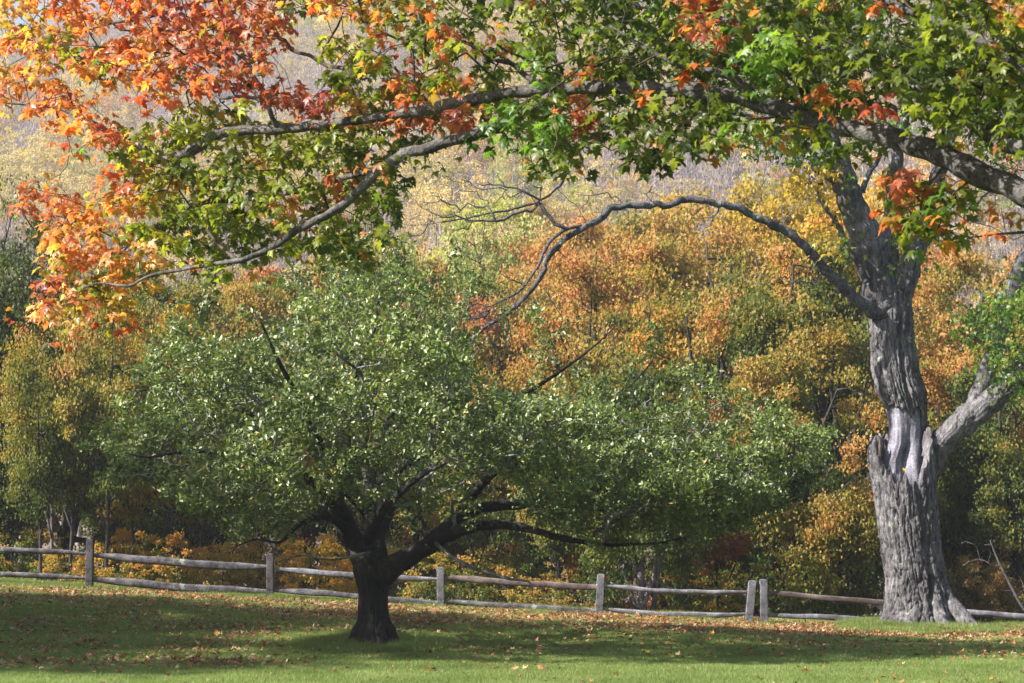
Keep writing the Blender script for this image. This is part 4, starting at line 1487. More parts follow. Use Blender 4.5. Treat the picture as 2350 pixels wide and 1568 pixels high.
alimbs = [
    [(845, 1310, D_, 30), (818, 1255, D_, 26), (795, 1205, D_ - .2, 23), (775, 1160, D_ - .2, 20), (775, 1110, D_, 17), (790, 1040, D_ + .2, 15), (800, 960, D_ + .2, 12), (815, 860, D_, 9), (860, 750, D_, 6), (872, 650, D_, 3), (880, 600, D_, 1.5)],
    [(865, 1300, D_ + .1, 26), (858, 1230, D_ + .4, 22), (842, 1150, D_ + .6, 19), (850, 1070, D_ + .8, 16), (890, 980, D_ + 1, 13), (925, 880, D_ + 1, 9), (945, 780, D_ + .8, 6), (960, 690, D_ + .6, 3)],
    [(862, 1330, D_ - .1, 30), (905, 1298, D_ - .2, 27), (950, 1270, D_ - .3, 22), (1000, 1243, D_ - .5, 19), (1055, 1217, D_ - .7, 15), (1110, 1206, D_ - .9, 13), (1180, 1207, D_ - 1, 11), (1250, 1225, D_ - 1.1, 9), (1330, 1243, D_ - 1.2, 7), (1420, 1250, D_ - 1.3, 5), (1520, 1245, D_ - 1.3, 3), (1600, 1225, D_ - 1.3, 1.6)],
    [(985, 1250, D_ - .4, 17), (1035, 1200, D_ - .1, 15), (1100, 1168, D_ + .2, 13), (1180, 1158, D_ + .5, 12), (1270, 1150, D_ + .8, 11), (1360, 1120, D_ + 1, 8), (1460, 1080, D_ + 1.1, 6), (1580, 1050, D_ + 1.1, 4), (1700, 1050, D_ + 1, 2.5), (1800, 1075, D_ + .9, 1.3)],
    [(850, 1180, D_ + .5, 14), (790, 1120, D_ + .6, 13), (720, 1030, D_ + .8, 11), (660, 975, D_ + 1, 9), (580, 950, D_ + 1.1, 7), (480, 915, D_ + 1.1, 5), (390, 880, D_ + 1, 3), (320, 900, D_ + 1, 1.5)],
    [(785, 1180, D_ - .2, 14), (720, 1110, D_ - .8, 12), (640, 1060, D_ - 1.4, 9), (540, 1040, D_ - 1.8, 7), (430, 1035, D_ - 2, 5), (340, 1050, D_ - 2.1, 3), (290, 1040, D_ - 2.1, 1.5)],
    [(800, 1215, D_ - .2, 12), (755, 1188, D_ - .8, 10), (710, 1190, D_ - 1.3, 8), (675, 1215, D_ - 1.7, 6), (640, 1245, D_ - 1.9, 4), (590, 1238, D_ - 2.1, 2.5), (530, 1258, D_ - 2.2, 1.5)],
    [(862, 1250, D_ + .3, 14), (905, 1150, D_ + 1.5, 12), (960, 1070, D_ + 2.6, 9), (1010, 980, D_ + 3.4, 6), (1050, 880, D_ + 3.8, 3)],
    [(845, 1240, D_ - .2, 13), (880, 1170, D_ - 1.4, 11), (930, 1120, D_ - 2.6, 8), (980, 1085, D_ - 3.5, 5), (1030, 1060, D_ - 4.1, 2.5)],
    [(850, 1120, D_ + .6, 10), (960, 1050, D_ + .7, 10), (1080, 990, D_ + .8, 8), (1180, 920, D_ + .8, 6), (1290, 850, D_ + .8, 4), (1380, 780, D_ + .7, 2.4), (1415, 745, D_ + .7, 1.2)],
    [(1035, 1200, D_ - .1, 11), (1130, 1090, D_ - .4, 9), (1230, 1030, D_ - .6, 8), (1330, 990, D_ - .7, 6), (1410, 920, D_ - .7, 4), (1480, 850, D_ - .7, 2.5), (1500, 820, D_ - .7, 1.2)],
    [(1360, 1120, D_ + 1, 7), (1480, 1150, D_ + .4, 6), (1600, 1180, D_ - .1, 5), (1690, 1190, D_ - .4, 3), (1740, 1180, D_ - .5, 1.5)],
    [(800, 1110, D_, 11), (730, 1010, D_ - 1.3, 9), (690, 920, D_ - 2.2, 7), (640, 830, D_ - 2.6, 5), (600, 740, D_ - 2.7, 2.5)],
    [(850, 1080, D_ + .8, 9), (740, 950, D_ + 2, 8), (680, 860, D_ + 2.8, 6), (620, 780, D_ + 3, 3)],
    # dead pale twigs low in front
    [(850, 1268, D_ - .3, 3.5), (760, 1285, D_ - 1.0, 3), (690, 1275, D_ - 1.5, 2.4), (640, 1290, D_ - 1.7, 1.5)],
    [(1000, 1246, D_ - .6, 5), (1040, 1280, D_ - .9, 4.6), (1100, 1308, D_ - 1.1, 4.2), (1170, 1330, D_ - 1.2, 3.4), (1215, 1335, D_ - 1.2, 2.5), (1222, 1370, D_ - 1.2, 1.2)],
    [(860, 1010, D_ - .8, 4), (905, 985, D_ - 1.6, 4), (940, 950, D_ - 2.2, 3.4), (980, 930, D_ - 2.5, 2.6), (1050, 870, D_ - 2.6, 1.8), (1100, 800, D_ - 2.6, 1.2)],
    [(640, 960, D_ - 2.2, 3.4), (570, 985, D_ - 2.6, 3), (500, 1000, D_ - 2.8, 2.2), (440, 985, D_ - 2.8, 1.4)],
]
for k, L in enumerate(alimbs):
    hero_limb(sa, apple, AO, L, M['apple_twig'] if k >= 14 else M['apple_bark'], step=.12, furrow=.014 if k < 3 else 0.004, jit=.10, seed=120 + k)
EX = [262, 295, 340, 400, 470, 560, 650, 750, 850, 930, 1020, 1100, 1200, 1300, 1400, 1500, 1600, 1700, 1800, 1855]
ET = [1070, 1000, 930, 830, 785, 755, 715, 650, 610, 645, 670, 730, 800, 780, 775, 890, 940, 1005, 1060, 1080]
EB = [1075, 1100, 1120, 1160, 1205, 1235, 1240, 1190, 1160, 1200, 1180, 1150, 1160, 1225, 1255, 1235, 1225, 1190, 1120, 1090]
tg = []
dl = []
while len(tg) < 5600:
    x = RNG.uniform(262, 1855)
    tp, bt = np.interp(x, EX, ET), np.interp(x, EX, EB)
    tp += 30 * vnoise(np.array([[x / 70, 0, 0]]), 6)[0] + 26 * vnoise(np.array([[x / 24, 0, 0]]), 16)[0]
    bt += 34 * vnoise(np.array([[x / 60, 5, 0]]), 7)[0]
    bt = max(bt, tp + 12)
    y = RNG.uniform(tp, bt)
    v = (y - tp) / (bt - tp)
    u = (x - 950) / 900
    dm = 4.3 * math.sqrt(max(0.03, 1 - u * u)) * (0.35 + 0.65 * math.sin(math.pi * min(1, 0.12 + v * .80)) ** .7)
    d = RNG.uniform(-dm, dm)
    # keep mostly a leafy shell, hollow dark inside
    e = math.sqrt(u * u + (d / 4.3) ** 2 + ((v - .75) / .85) ** 2 * .6)
    if RNG.uniform() > 0.30 + 0.9 * e:
        continue
    if 700 < x < 1040 and y > 1165 and abs(d) < 2.0:
        continue
    dens = 1.0
    if 1090 < x < 1560 and y < 880 + (x - 1090) * .19:
        dens = 0.13
    if 1080 < x < 1190 and 1085 < y < 1165:
        dens = 0.15
    if y > 1215:
        dens = 0.8
    if x < 480:
        dens = 0.6
    if y < tp + 100:
        dens *= 0.5
    p = at(x, y, AY + d)
    nn = fbm(p[None] * np.array([.85, .85, 1.9]), 2, 61)[0] * 1.15 - .05
    if 1020 < y < 1215 and x > 420:
        dens *= 1.0
        nn += .22
    if RNG.uniform() > dens or nn < 0.0:
        continue
    tg.append(p)
    dl.append(1)
tg = np.array(tg)
print('apple targets', len(tg))
tips = sa.grow(tg, 0.16, 0.28, .16, .10, up=.02)
# straight watersprouts
ws = []
top_nodes = np.nonzero((sa.fix[:sa.n] == 0))[0]
for _ in range(2600):
    if len(ws) > 260:
        break
    q = RNG.choice(top_nodes)
    p = sa.P[q]
    px1, py1, _f = proj(p)
    tp = np.interp(px1[0], EX, ET)
    if py1[0] > tp + 190:
        continue
    L = RNG.uniform(.25, .8)
    if py1[0] > tp + 55:
        continue
    dr = np.array([RNG.normal(0, .3) + (0.35 if px1[0] > 1000 else -.15), RNG.normal(0, .3), 1.0])
    ws.append(p + dr / np.linalg.norm(dr) * L)
sa.grow(np.array(ws), 0.11, 0.0, .05, .03)
sa.radii(0.0042, 2.2, .05)
o = obj('twigs', sa.twigs_mesh('apple_twigs', M['apple_twig']), apple, kind='stuff')
o.data.transform(Matrix.Translation(-Vector(AO)))
fr = np.nonzero((sa.fix[:sa.n] == 0) & (sa.R[:sa.n] < .0085))[0]
cl = np.repeat(fr, 29)
cl = cl[RNG.uniform(0, 1, len(cl)) < min(1.0, 140000 / len(cl))]
P_ = sa.P[cl] + RNG.normal(0, .050, (len(cl), 3))
clr = RNG.normal(0, .5, (sa.n, 3))[cl]
Tt = RNG.normal(0, .8, (len(cl), 3)) + np.array([0, 0, .25])
Nn = RNG.normal(0, .55, (len(cl), 3)) + np.array([0, -.1, 1.0]) + clr
Vv, Ff, Ii = leafcloud(P_, Tt, Nn, RNG.uniform(.050, .092, len(cl)), OVAL)
ag = np.array([(0.090, 0.125, 0.026), (0.135, 0.178, 0.036), (0.21, 0.255, 0.065), (0.052, 0.076, 0.018), (0.30, 0.34, 0.13)])  # palest leaves paint glints, dark ones paint inner shade, as leaf colour
tone = fbm(P_ * np.array([1.3, 1.3, 2.2]), 2, 140) * .9 + RNG.normal(0, .42, len(cl))
cc = ag[np.array([3, 0, 1, 2, 4])[np.searchsorted([-.75, -.1, .45, 1.1], tone)]] * RNG.uniform(.8, 1.25, (len(cl), 1))
yy = RNG.uniform(0, 1, len(cl)) < .015
cc[yy] = (.42, .25, .05)
obj('foliage', mesh('apple_foliage', Vv - AO, [Ff], M['apple_leaf'], False, tcol=cc[Ii]), apple, kind='stuff')
print('apple leaves', len(cl))
# its neighbour beyond the left edge, whose branch tips reach in
ap2 = copy_tree(apple)
ap2.location = (-15.2, 27.6, float(gz(-15.2, 27.6)))
ap2.rotation_euler = (0, 0, math.radians(12))
ap2.scale = (1.12, 1.12, 1.2)
tag(ap2, 'second apple tree outside the left edge, only its leafy branch tips reaching in', 'tree')

# ------------------------------------------------------------------ overhanging sugar maple
RNG = np.random.default_rng(23)
FB = np.array([5.6, 9.6, float(gz(5.6, 9.6)) - .05])
fg = empty('sugar_maple_tree', FB)
tag(fg, 'large sugar maple reaching in from the right, its leafy red orange and green limbs overhead', 'tree')
sf = Skel(90000)
A = catmull(np.array([[5.6, 9.6, -.3, .55], [5.6, 9.6, .3, .42], [5.62, 9.65, 1.6, .36], [5.55, 9.7, 3.0, .34], [5.6, 9.9, 4.6, .28], [5.8, 10.2, 6.5, .2], [5.9, 10.4, 8.4, .08]]), .08)
V_, Q_, T_ = tube(A[:, :3], A[:, 3], 60, rough=.06, rs=4, furrow=.03)
obj('trunk', mesh('maple_trunk', V_ - FB, [Q_, T_], M['fg_bark'], True), fg)
sf.limb(A[::5, :3], A[::5, 3], .4)


def dep(x):
    return 16.2 - 4.4 * np.clip((np.asarray(x, float) - 200) / 2150, -.2, 1.15)


def d(x, o=0.0):
    return float(dep(x)) + o


_rx, _ry, _ = proj(np.array([[5.50, 9.72, 2.35]]))
root = [(float(_rx[0]), float(_ry[0]), 9.72, 84), (3300, 770, 9.9, 78), (3060, 710, 10.1, 66), (2800, 620, 10.6, 52), (2550, 520, 11.3, 39)]
fl = [
    root + [(2350, 443, d(2350), 30), (2270, 410, d(2270), 29), (2190, 370, d(2190), 29), (2110, 340, d(2110), 27), (2030, 312, d(2030), 25), (1960, 300, d(1960), 21), (1850, 267, d(1850), 20), (1760, 245, d(1760), 20), (1690, 222, d(1690), 20), (1610, 212, d(1610), 19), (1530, 206, d(1530), 18), (1420, 200, d(1420), 17), (1300, 203, d(1300), 16), (1200, 210, d(1200), 15.5), (1110, 224, d(1110), 15), (1020, 243, d(1020), 15), (930, 260, d(930), 13), (850, 272, d(850), 12.5), (770, 282, d(770), 12), (700, 291, d(700), 12), (620, 298, d(620), 12), (560, 301, d(560), 12.5), (510, 305, d(510), 13), (475, 322, d(475), 14), (445, 345, d(445), 12), (400, 360, d(400), 10), (350, 371, d(350), 10), (315, 366, d(315), 8), (285, 360, d(285), 7)],
    # lower limb
    [(1290, 205, d(1290), 13), (1200, 262, d(1200, -.1), 14), (1120, 300, d(1120, -.2), 14), (1040, 321, d(1040, -.2), 14), (985, 340, d(985, -.3), 14), (930, 352, d(930, -.3), 13), (890, 375, d(890, -.3), 13), (850, 410, d(850, -.4), 13), (810, 450, d(810, -.4), 11), (770, 482, d(770, -.4), 11), (720, 508, d(720, -.5), 10.5), (680, 530, d(680, -.5), 9.5), (640, 560, d(640, -.5), 9), (600, 580, d(600, -.5), 9), (555, 597, d(555, -.6), 8), (500, 605, d(500, -.6), 6), (455, 612, d(455, -.6), 6), (400, 622, d(400, -.6), 5), (350, 631, d(350, -.6), 4.5), (320, 645, d(320, -.6), 4), (295, 657, d(295, -.6), 4), (250, 652, d(250, -.6), 3), (220, 650, d(220, -.6), 2.2), (180, 665, d(180, -.6), 1.6), (110, 680, d(110, -.6), 1)],
    # middle limb
    [(870, 390, d(870, -.3), 8), (830, 398, d(830, -.2), 7.5), (780, 412, d(780, -.1), 6.5), (740, 425, d(740), 6), (690, 440, d(690), 4.5), (640, 446, d(640), 5), (590, 455, d(590), 6), (530, 462, d(530, .1), 5.5), (480, 463, d(480, .1), 5), (440, 478, d(440, .2), 5), (405, 500, d(405, .2), 4), (370, 522, d(370, .2), 3.4), (330, 545, d(330, .2), 2.6), (270, 575, d(270, .2), 1.6)],
    # upturned end twig limb
    [(340, 372, d(340), 7), (335, 345, d(335, .1), 5.5), (315, 325, d(315, .1), 4.5), (260, 305, d(260, .1), 4.5), (215, 283, d(215, .2), 4), (170, 262, d(170, .2), 4), (120, 245, d(120, .3), 3.4), (60, 240, d(60, .3), 3), (10, 236, d(10, .3), 2.2), (-60, 225, d(-60, .3), 1.6)],
    [(520, 300, d(520, -.1), 3), (560, 590, d(560, -.55), 3)][:0] or [(545, 598, d(545, -.6), 5), (500, 560, d(500, -.4), 4), (470, 520, d(470, -.3), 4), (450, 492, d(450, -.1), 3), (420, 450, d(420), 2), (390, 400, d(390), 1.4)],
    [(640, 297, d(640), 7), (625, 270, d(625, -.1), 6), (612, 238, d(612, -.1), 5.5), (585, 225, d(585, -.1), 5), (540, 222, d(540, -.1), 4), (505, 226, d(505, -.1), 3.4), (470, 200, d(470), 2.6), (400, 190, d(400), 2)],
    [(600, 232, d(600, -.1), 4.5), (575, 200, d(575), 4.5), (540, 172, d(540), 4.5), (500, 150, d(500, .1), 4), (450, 130, d(450, .2), 3.5), (380, 122, d(380, .3), 2.8), (300, 110, d(300, .3), 2)],
    [(828, 272, d(828), 6), (822, 220, d(822, .1), 5.5), (815, 190, d(815, .2), 5.5), (795, 160, d(795, .2), 5), (750, 150, d(750, .3), 5), (710, 128, d(710, .3), 4.5), (668, 115, d(668, .3), 4), (655, 92, d(655, .3), 3.4), (600, 80, d(600, .4), 2.6), (540, 60, d(540, .4), 2)],
    [(735, 140, d(735, .3), 4), (745, 110, d(745, .3), 3), (775, 60, d(775, .3), 2.4), (790, 20, d(790, .3), 1.8)],
    # upper limbs
    [(1260, 203, d(1260), 9), (1215, 180, d(1215, .2), 7), (1170, 145, d(1170, .3), 6), (1120, 133, d(1120, .3), 5), (1080, 100, d(1080, .4), 4), (1050, 60, d(1050, .4), 3)],
    [(1265, 160, d(1265, .1), 5), (1240, 100, d(1240, .2), 5.5), (1210, 70, d(1210, .3), 5), (1170, 20, d(1170, .4), 4), (1150, -40, d(1150, .4), 3)],
    [(2800, 620, 10.6, 34), (2560, 400, 11.2, 26), (2380, 345, d(2380, -.3), 22), (2290, 325, d(2290, -.2), 18), (2200, 260, d(2200), 15), (2050, 180, d(2050, .2), 13), (1900, 120, d(1900, .4), 12), (1700, 60, d(1700, .6), 11), (1550, 20, d(1550, .8), 10), (1400, 10, d(1400, .9), 9.5), (1310, 8, d(1310, 1), 9), (1220, 0, d(1220, 1), 7), (1050, -30, d(1050, 1), 6), (850, -50, d(850, 1), 5), (600, -20, d(600, 1), 5), (440, 12, d(440, .8), 5), (340, 40, d(340, .8), 4), (230, 60, d(230, .8), 3), (120, 100, d(120, .7), 2.4), (20, 150, d(20, .7), 1.6)],
    [(1750, 245, d(1750), 11), (1700, 190, d(1700, -.2), 10), (1640, 165, d(1640, -.3), 9), (1560, 150, d(1560, -.4), 7), (1480, 110, d(1480, -.5), 5), (1400, 60, d(1400, -.6), 3)],
    [(1850, 262, d(1850), 6), (1835, 200, d(1835, -.2), 6), (1800, 165, d(1800, -.3), 5.5), (1760, 140, d(1760, -.4), 5), (1735, 100, d(1735, -.5), 4), (1760, 60, d(1760, -.5), 3), (1790, 20, d(1790, -.5), 2)],
    [(2150, 345, d(2150), 5), (2165, 300, d(2165, -.2), 4.5), (2170, 240, d(2170, -.3), 4), (2200, 170, d(2200, -.4), 3)],
    [(2600, 400, 11.0, 20), (2450, 230, 11.3, 17), (2300, 120, d(2300, -.5), 13), (2150, 50, d(2150, -.5), 10), (1950, -20, d(1950, -.4), 8), (1700, -80, d(1700), 6), (1400, -120, d(1400, .4), 5)],
    [(2550, 520, 11.3, 8), (2470, 528, 11.6, 6), (2400, 530, d(2400, .3), 5), (2330, 535, d(2330, .5), 3.4), (2270, 540, d(2270, .6), 2), (2230, 545, d(2230, .6), 1.2)],
    [(2180, 372, d(2180), 5), (2150, 400, d(2150, -.1), 4), (2120, 440, d(2120, -.1), 3), (2110, 500, d(2110, -.1), 2)],
    [(1000, 250, d(1000), 5), (975, 215, d(975, .2), 4.5), (940, 190, d(940, .3), 4), (900, 150, d(900, .4), 3)],
]
for k, L in enumerate(fl):
    hero_limb(sf, fg, FB, L, M['fg_bark'] if max(q[3] for q in L) > 6 else M['fg_twig'], step=.07, furrow=.006 if k in (0, 1, 11) else 0.0, jit=.10, rough=.13, seed=200 + k)

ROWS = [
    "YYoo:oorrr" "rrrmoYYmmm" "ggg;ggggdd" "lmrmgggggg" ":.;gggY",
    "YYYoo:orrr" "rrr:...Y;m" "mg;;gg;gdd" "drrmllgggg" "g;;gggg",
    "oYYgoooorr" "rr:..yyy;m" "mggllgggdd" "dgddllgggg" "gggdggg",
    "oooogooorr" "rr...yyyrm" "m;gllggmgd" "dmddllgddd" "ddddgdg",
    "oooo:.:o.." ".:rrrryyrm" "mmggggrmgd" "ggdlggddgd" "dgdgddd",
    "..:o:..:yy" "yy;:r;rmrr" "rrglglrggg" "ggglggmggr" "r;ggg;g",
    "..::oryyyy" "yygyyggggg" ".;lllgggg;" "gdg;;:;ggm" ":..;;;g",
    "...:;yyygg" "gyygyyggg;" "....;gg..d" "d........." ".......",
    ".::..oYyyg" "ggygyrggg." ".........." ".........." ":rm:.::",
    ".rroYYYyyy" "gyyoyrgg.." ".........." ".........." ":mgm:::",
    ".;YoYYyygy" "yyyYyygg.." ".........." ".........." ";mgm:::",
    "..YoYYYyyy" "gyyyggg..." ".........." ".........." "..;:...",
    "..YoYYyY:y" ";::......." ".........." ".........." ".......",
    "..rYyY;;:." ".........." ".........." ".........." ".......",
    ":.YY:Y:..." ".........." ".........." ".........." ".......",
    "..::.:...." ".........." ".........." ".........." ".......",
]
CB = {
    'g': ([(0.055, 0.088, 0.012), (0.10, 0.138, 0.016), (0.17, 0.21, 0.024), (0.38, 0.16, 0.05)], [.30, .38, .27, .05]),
    'd': ([(0.036, 0.062, 0.010), (0.060, 0.088, 0.012), (0.11, 0.135, 0.018), (0.36, 0.12, 0.03)], [.4, .35, .2, .05]),  # dense shaded sprays: the shade is put into these darker greens
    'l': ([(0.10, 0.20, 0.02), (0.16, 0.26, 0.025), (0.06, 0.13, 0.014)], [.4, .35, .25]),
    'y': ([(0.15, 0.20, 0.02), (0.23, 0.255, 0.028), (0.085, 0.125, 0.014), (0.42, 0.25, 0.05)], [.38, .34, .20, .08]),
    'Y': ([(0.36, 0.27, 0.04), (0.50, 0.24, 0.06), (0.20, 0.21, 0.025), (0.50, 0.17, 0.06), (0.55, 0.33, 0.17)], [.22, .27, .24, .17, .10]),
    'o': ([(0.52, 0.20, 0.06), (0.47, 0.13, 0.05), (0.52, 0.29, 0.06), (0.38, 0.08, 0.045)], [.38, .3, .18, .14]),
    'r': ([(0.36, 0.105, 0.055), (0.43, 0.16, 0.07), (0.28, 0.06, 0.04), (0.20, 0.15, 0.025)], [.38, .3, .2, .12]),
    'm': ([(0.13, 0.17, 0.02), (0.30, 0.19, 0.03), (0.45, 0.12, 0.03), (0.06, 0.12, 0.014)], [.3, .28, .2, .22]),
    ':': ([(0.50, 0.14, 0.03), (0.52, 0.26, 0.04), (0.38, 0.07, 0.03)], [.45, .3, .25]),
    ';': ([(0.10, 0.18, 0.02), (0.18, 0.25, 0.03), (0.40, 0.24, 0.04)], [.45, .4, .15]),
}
NCL = {':': 1, ';': 1}
LXY = np.array([(285, 360), (400, 360), (475, 322), (560, 301), (700, 291), (850, 272), (1020, 243), (1200, 210), (1300, 203)]).T
LX2 = np.array([(200, 650), (350, 631), (500, 605), (600, 580), (720, 508), (850, 410), (930, 352), (1040, 321), (1200, 262)]).T
tgt, tch = [], []
for r_ in range(-5, len(ROWS)):
    row = ROWS[max(r_, 0)]
    assert len(row) == 47, (r_, len(row))
    if r_ < 0:
        row = row.replace(':', 'o').replace('.', 'g').replace(';', 'g')
    row = row + (row[-4:] * 3 if r_ < 8 else '')
    for c_, ch in enumerate(row):
        if ch == '.':
            continue
        k = NCL.get(ch, 4 if ch in 'gd' else 4)
        if r_ < 0 or c_ > 47:
            k = 2
        for _ in range(k):
            x = 50 * c_ + RNG.uniform(0, 50)
            y = 50 * r_ + RNG.uniform(0, 50) - 10
            sp = .75 if y < 400 else .4
            od = np.clip(RNG.normal(0, sp), -1.3, 1.6)
            if x < 1250 and 4 <= r_ <= 12:
                ly = np.interp(x, LXY[0], LXY[1])
                ly2 = np.interp(x, LX2[0], LX2[1])
                if (abs(y + 25 - ly) < 48 and x > 330) or (abs(y + 20 - ly2) < 38 and 330 < x < 1030):
                    od = abs(od) * .8 + .35 if RNG.uniform() < .80 else od
            if x > 1960 and abs(y - np.interp(x, [1960, 2110, 2350], [300, 340, 443])) < 62:
                if RNG.uniform() < .5:
                    continue
                od = abs(od) * .8 + .4
            if 1150 < x <= 1960 and r_ in (3, 4, 5) and abs(y + 10 - np.interp(x, [1150, 1420, 1610, 1760, 1960], [217, 200, 212, 245, 300])) < 34 and RNG.uniform() < .6:
                od = abs(od) * .8 + .35
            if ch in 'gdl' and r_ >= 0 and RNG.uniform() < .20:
                continue
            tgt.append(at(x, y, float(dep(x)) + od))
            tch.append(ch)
tgt = np.array(tgt)
tch = np.array(tch)
sf.grow(tgt, .12, .22, .18, .12, sag=.02)
sf.radii(.0030, 2.2, .028)
o = obj('twigs', sf.twigs_mesh('maple_twigs', M['fg_twig'], .012), fg, kind='stuff')
o.data.transform(Matrix.Translation(-Vector(FB)))
nl = np.where(np.isin(tch, [':', ';']), 4, 8)
cl = np.repeat(np.arange(len(tgt)), nl)
m_ = len(cl)
rad_ = .055 + .05 * RNG.uniform(0, 1, m_)
an = RNG.uniform(0, 6.283, m_)
P_ = tgt[cl] + np.stack([np.cos(an) * rad_, np.sin(an) * rad_, RNG.normal(-.01, .045, m_)], -1)
Tt = np.stack([np.cos(an), np.sin(an), -RNG.uniform(.2, 1.6, m_)], -1) + RNG.normal(0, .25, (m_, 3))
Nn = np.array([0, 0, 1.0]) + RNG.normal(0, .45, (m_, 3)) + .5 * np.stack([np.cos(an), np.sin(an), 0 * an], -1)
Ss = RNG.uniform(.055, .100, m_)
shade_mix = RNG.normal(0, .12, len(tgt))[cl]
cc = np.zeros((m_, 3))
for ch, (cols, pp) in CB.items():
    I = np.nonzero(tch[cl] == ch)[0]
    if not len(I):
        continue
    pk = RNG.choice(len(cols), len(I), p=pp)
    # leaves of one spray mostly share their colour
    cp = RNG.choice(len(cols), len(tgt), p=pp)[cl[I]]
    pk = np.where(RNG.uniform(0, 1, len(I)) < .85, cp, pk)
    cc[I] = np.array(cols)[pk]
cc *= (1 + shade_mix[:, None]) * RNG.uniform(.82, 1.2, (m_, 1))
# the 300 leaves that show largest become parts of their own
px_, py_, pf = proj(P_)
inn = (px_ > 10) & (px_ < 2340) & (py_ > 8) & (py_ < 1500)
size = np.where(inn, Ss / pf, 0)
first = np.argsort(-size)[:300]
rest = np.ones(m_, bool)
rest[first] = False
Vv, Ff, Ii = leafcloud(P_[rest], Tt[rest], Nn[rest], Ss[rest], MAPLE)
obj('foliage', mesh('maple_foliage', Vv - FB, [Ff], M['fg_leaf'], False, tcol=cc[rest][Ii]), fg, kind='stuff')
TT, NN, BB = frames(Tt[first], Nn[first])
leaf_me = [mesh('leaf', v_, [t_], M['fg_leaf_obj']) for v_, t_ in MAPLE]
for k, q in enumerate(first):
    o = obj('leaf', leaf_me[k % 5], fg)
    s_ = Ss[q]
    mt = Matrix(((BB[k, 0] * s_, TT[k, 0] * s_, NN[k, 0] * s_, P_[q, 0] - FB[0]), (BB[k, 1] * s_, TT[k, 1] * s_, NN[k, 1] * s_, P_[q, 1] - FB[1]), (BB[k, 2] * s_, TT[k, 2] * s_, NN[k, 2] * s_, P_[q, 2] - FB[2]), (0, 0, 0, 1)))
    o.matrix_local = mt
    o.color = (*np.clip(cc[q], 0, 1), 1)
print('maple leaves', m_, 'targets', len(tgt))

# ------------------------------------------------------------------ grass
RNG = np.random.default_rng(31)
gm, n, pr, out = newmat('grass_blades')
oi = n.nodes.new('ShaderNodeAttribute')
oi.attribute_name = 'tint'
tcg = n.nodes.new('ShaderNodeNewGeometry')
nzg = n.nodes.new('ShaderNodeTexNoise')
nzg.inputs['Scale'].default_value = 0.8
nzg.inputs['Detail'].default_value = 4
n.links.new(tcg.outputs['Position'], nzg.inputs['Vector'])
adg = n.nodes.new('ShaderNodeMath')
adg.operation = 'ADD'
n.links.new(oi.outputs['Fac'], adg.inputs[0])
n.links.new(nzg.outputs[0], adg.inputs[1])
sbg = n.nodes.new('ShaderNodeMath')
sbg.operation = 'SUBTRACT'
sbg.inputs[1].default_value = .5
n.links.new(adg.outputs[0], sbg.inputs[0])
rg = ramp(n, [(0.15, (0.125, 0.165, 0.040)), (0.5, (0.20, 0.262, 0.070)), (0.8, (0.30, 0.345, 0.125)), (1.0, (0.46, 0.43, 0.24))])
n.links.new(sbg.outputs[0], rg.inputs[0])
leaf_shader(gm, n, pr, out, rg.outputs[0], .35, .5, .35, (1.3, 1.5, .8))
gsrc = []
for k in range(4):
    nb = 1500
    R_ = .38 * np.sqrt(RNG.uniform(0, 1, nb))
    an = RNG.uniform(0, 6.283, nb)
    P_ = np.stack([R_ * np.cos(an), R_ * np.sin(an), 0 * R_ - .004], -1)
    h = RNG.uniform(.022, .050, nb) * RNG.choice([1, 1, 1, 1.3], nb)
    bd = RNG.normal(0, .5, (nb, 2))
    w_ = .0035
    a2 = RNG.uniform(0, 6.283, nb)
    B = np.stack([np.cos(a2) * w_, np.sin(a2) * w_, 0 * a2], -1)
    up = np.stack([bd[:, 0] * h, bd[:, 1] * h, h], -1)
    V_ = np.stack([P_ - B, P_ + B, P_ + up], 1).reshape(-1, 3)
    F_ = np.arange(nb * 3).reshape(-1, 3)
    t_ = np.clip(RNG.normal(.45, .17, nb), 0, 1)
    gsrc.append(bpy.data.objects.new('tuft', mesh('tuft', V_, [F_], gm, False, tint=np.repeat(t_, 3))))
pp = []
for y in np.arange(18.5, 38.6, .34):
    hw = y * .262 + 2.6
    for x in np.arange(-hw - RNG.uniform(0, .3), hw, .36):
        pp.append((x + RNG.uniform(-.12, .12), y + RNG.uniform(-.12, .12)))
pp = np.array(pp)
P3 = np.stack([pp[:, 0], pp[:, 1], gz(pp[:, 0], pp[:, 1])], -1)
k = len(P3)
s1 = RNG.uniform(.85, 1.2, k)
long_ = (np.hypot(P3[:, 0] - MOUND[0], P3[:, 1] - MOUND[1]) < 1.5) | ((np.hypot(P3[:, 0] + 2, P3[:, 1] - AY) < .9))
sz = s1 * np.where(long_, 2.0, 1.0) * np.where(P3[:, 1] > 36.2, 1.7, 1.0)
sz = sz * (1 + .45 * vnoise(np.stack([P3[:, 0] / .8, P3[:, 1] / .8, 0 * s1], -1), 91))
scatter('grass', P3, RNG.integers(0, 4, k), np.stack([0 * s1, 0 * s1, RNG.uniform(0, 6.28, k)], -1), np.stack([s1, s1, sz], -1), gsrc, 'short mown green grass of the lawn', 'grass')
print('grass patches', k)

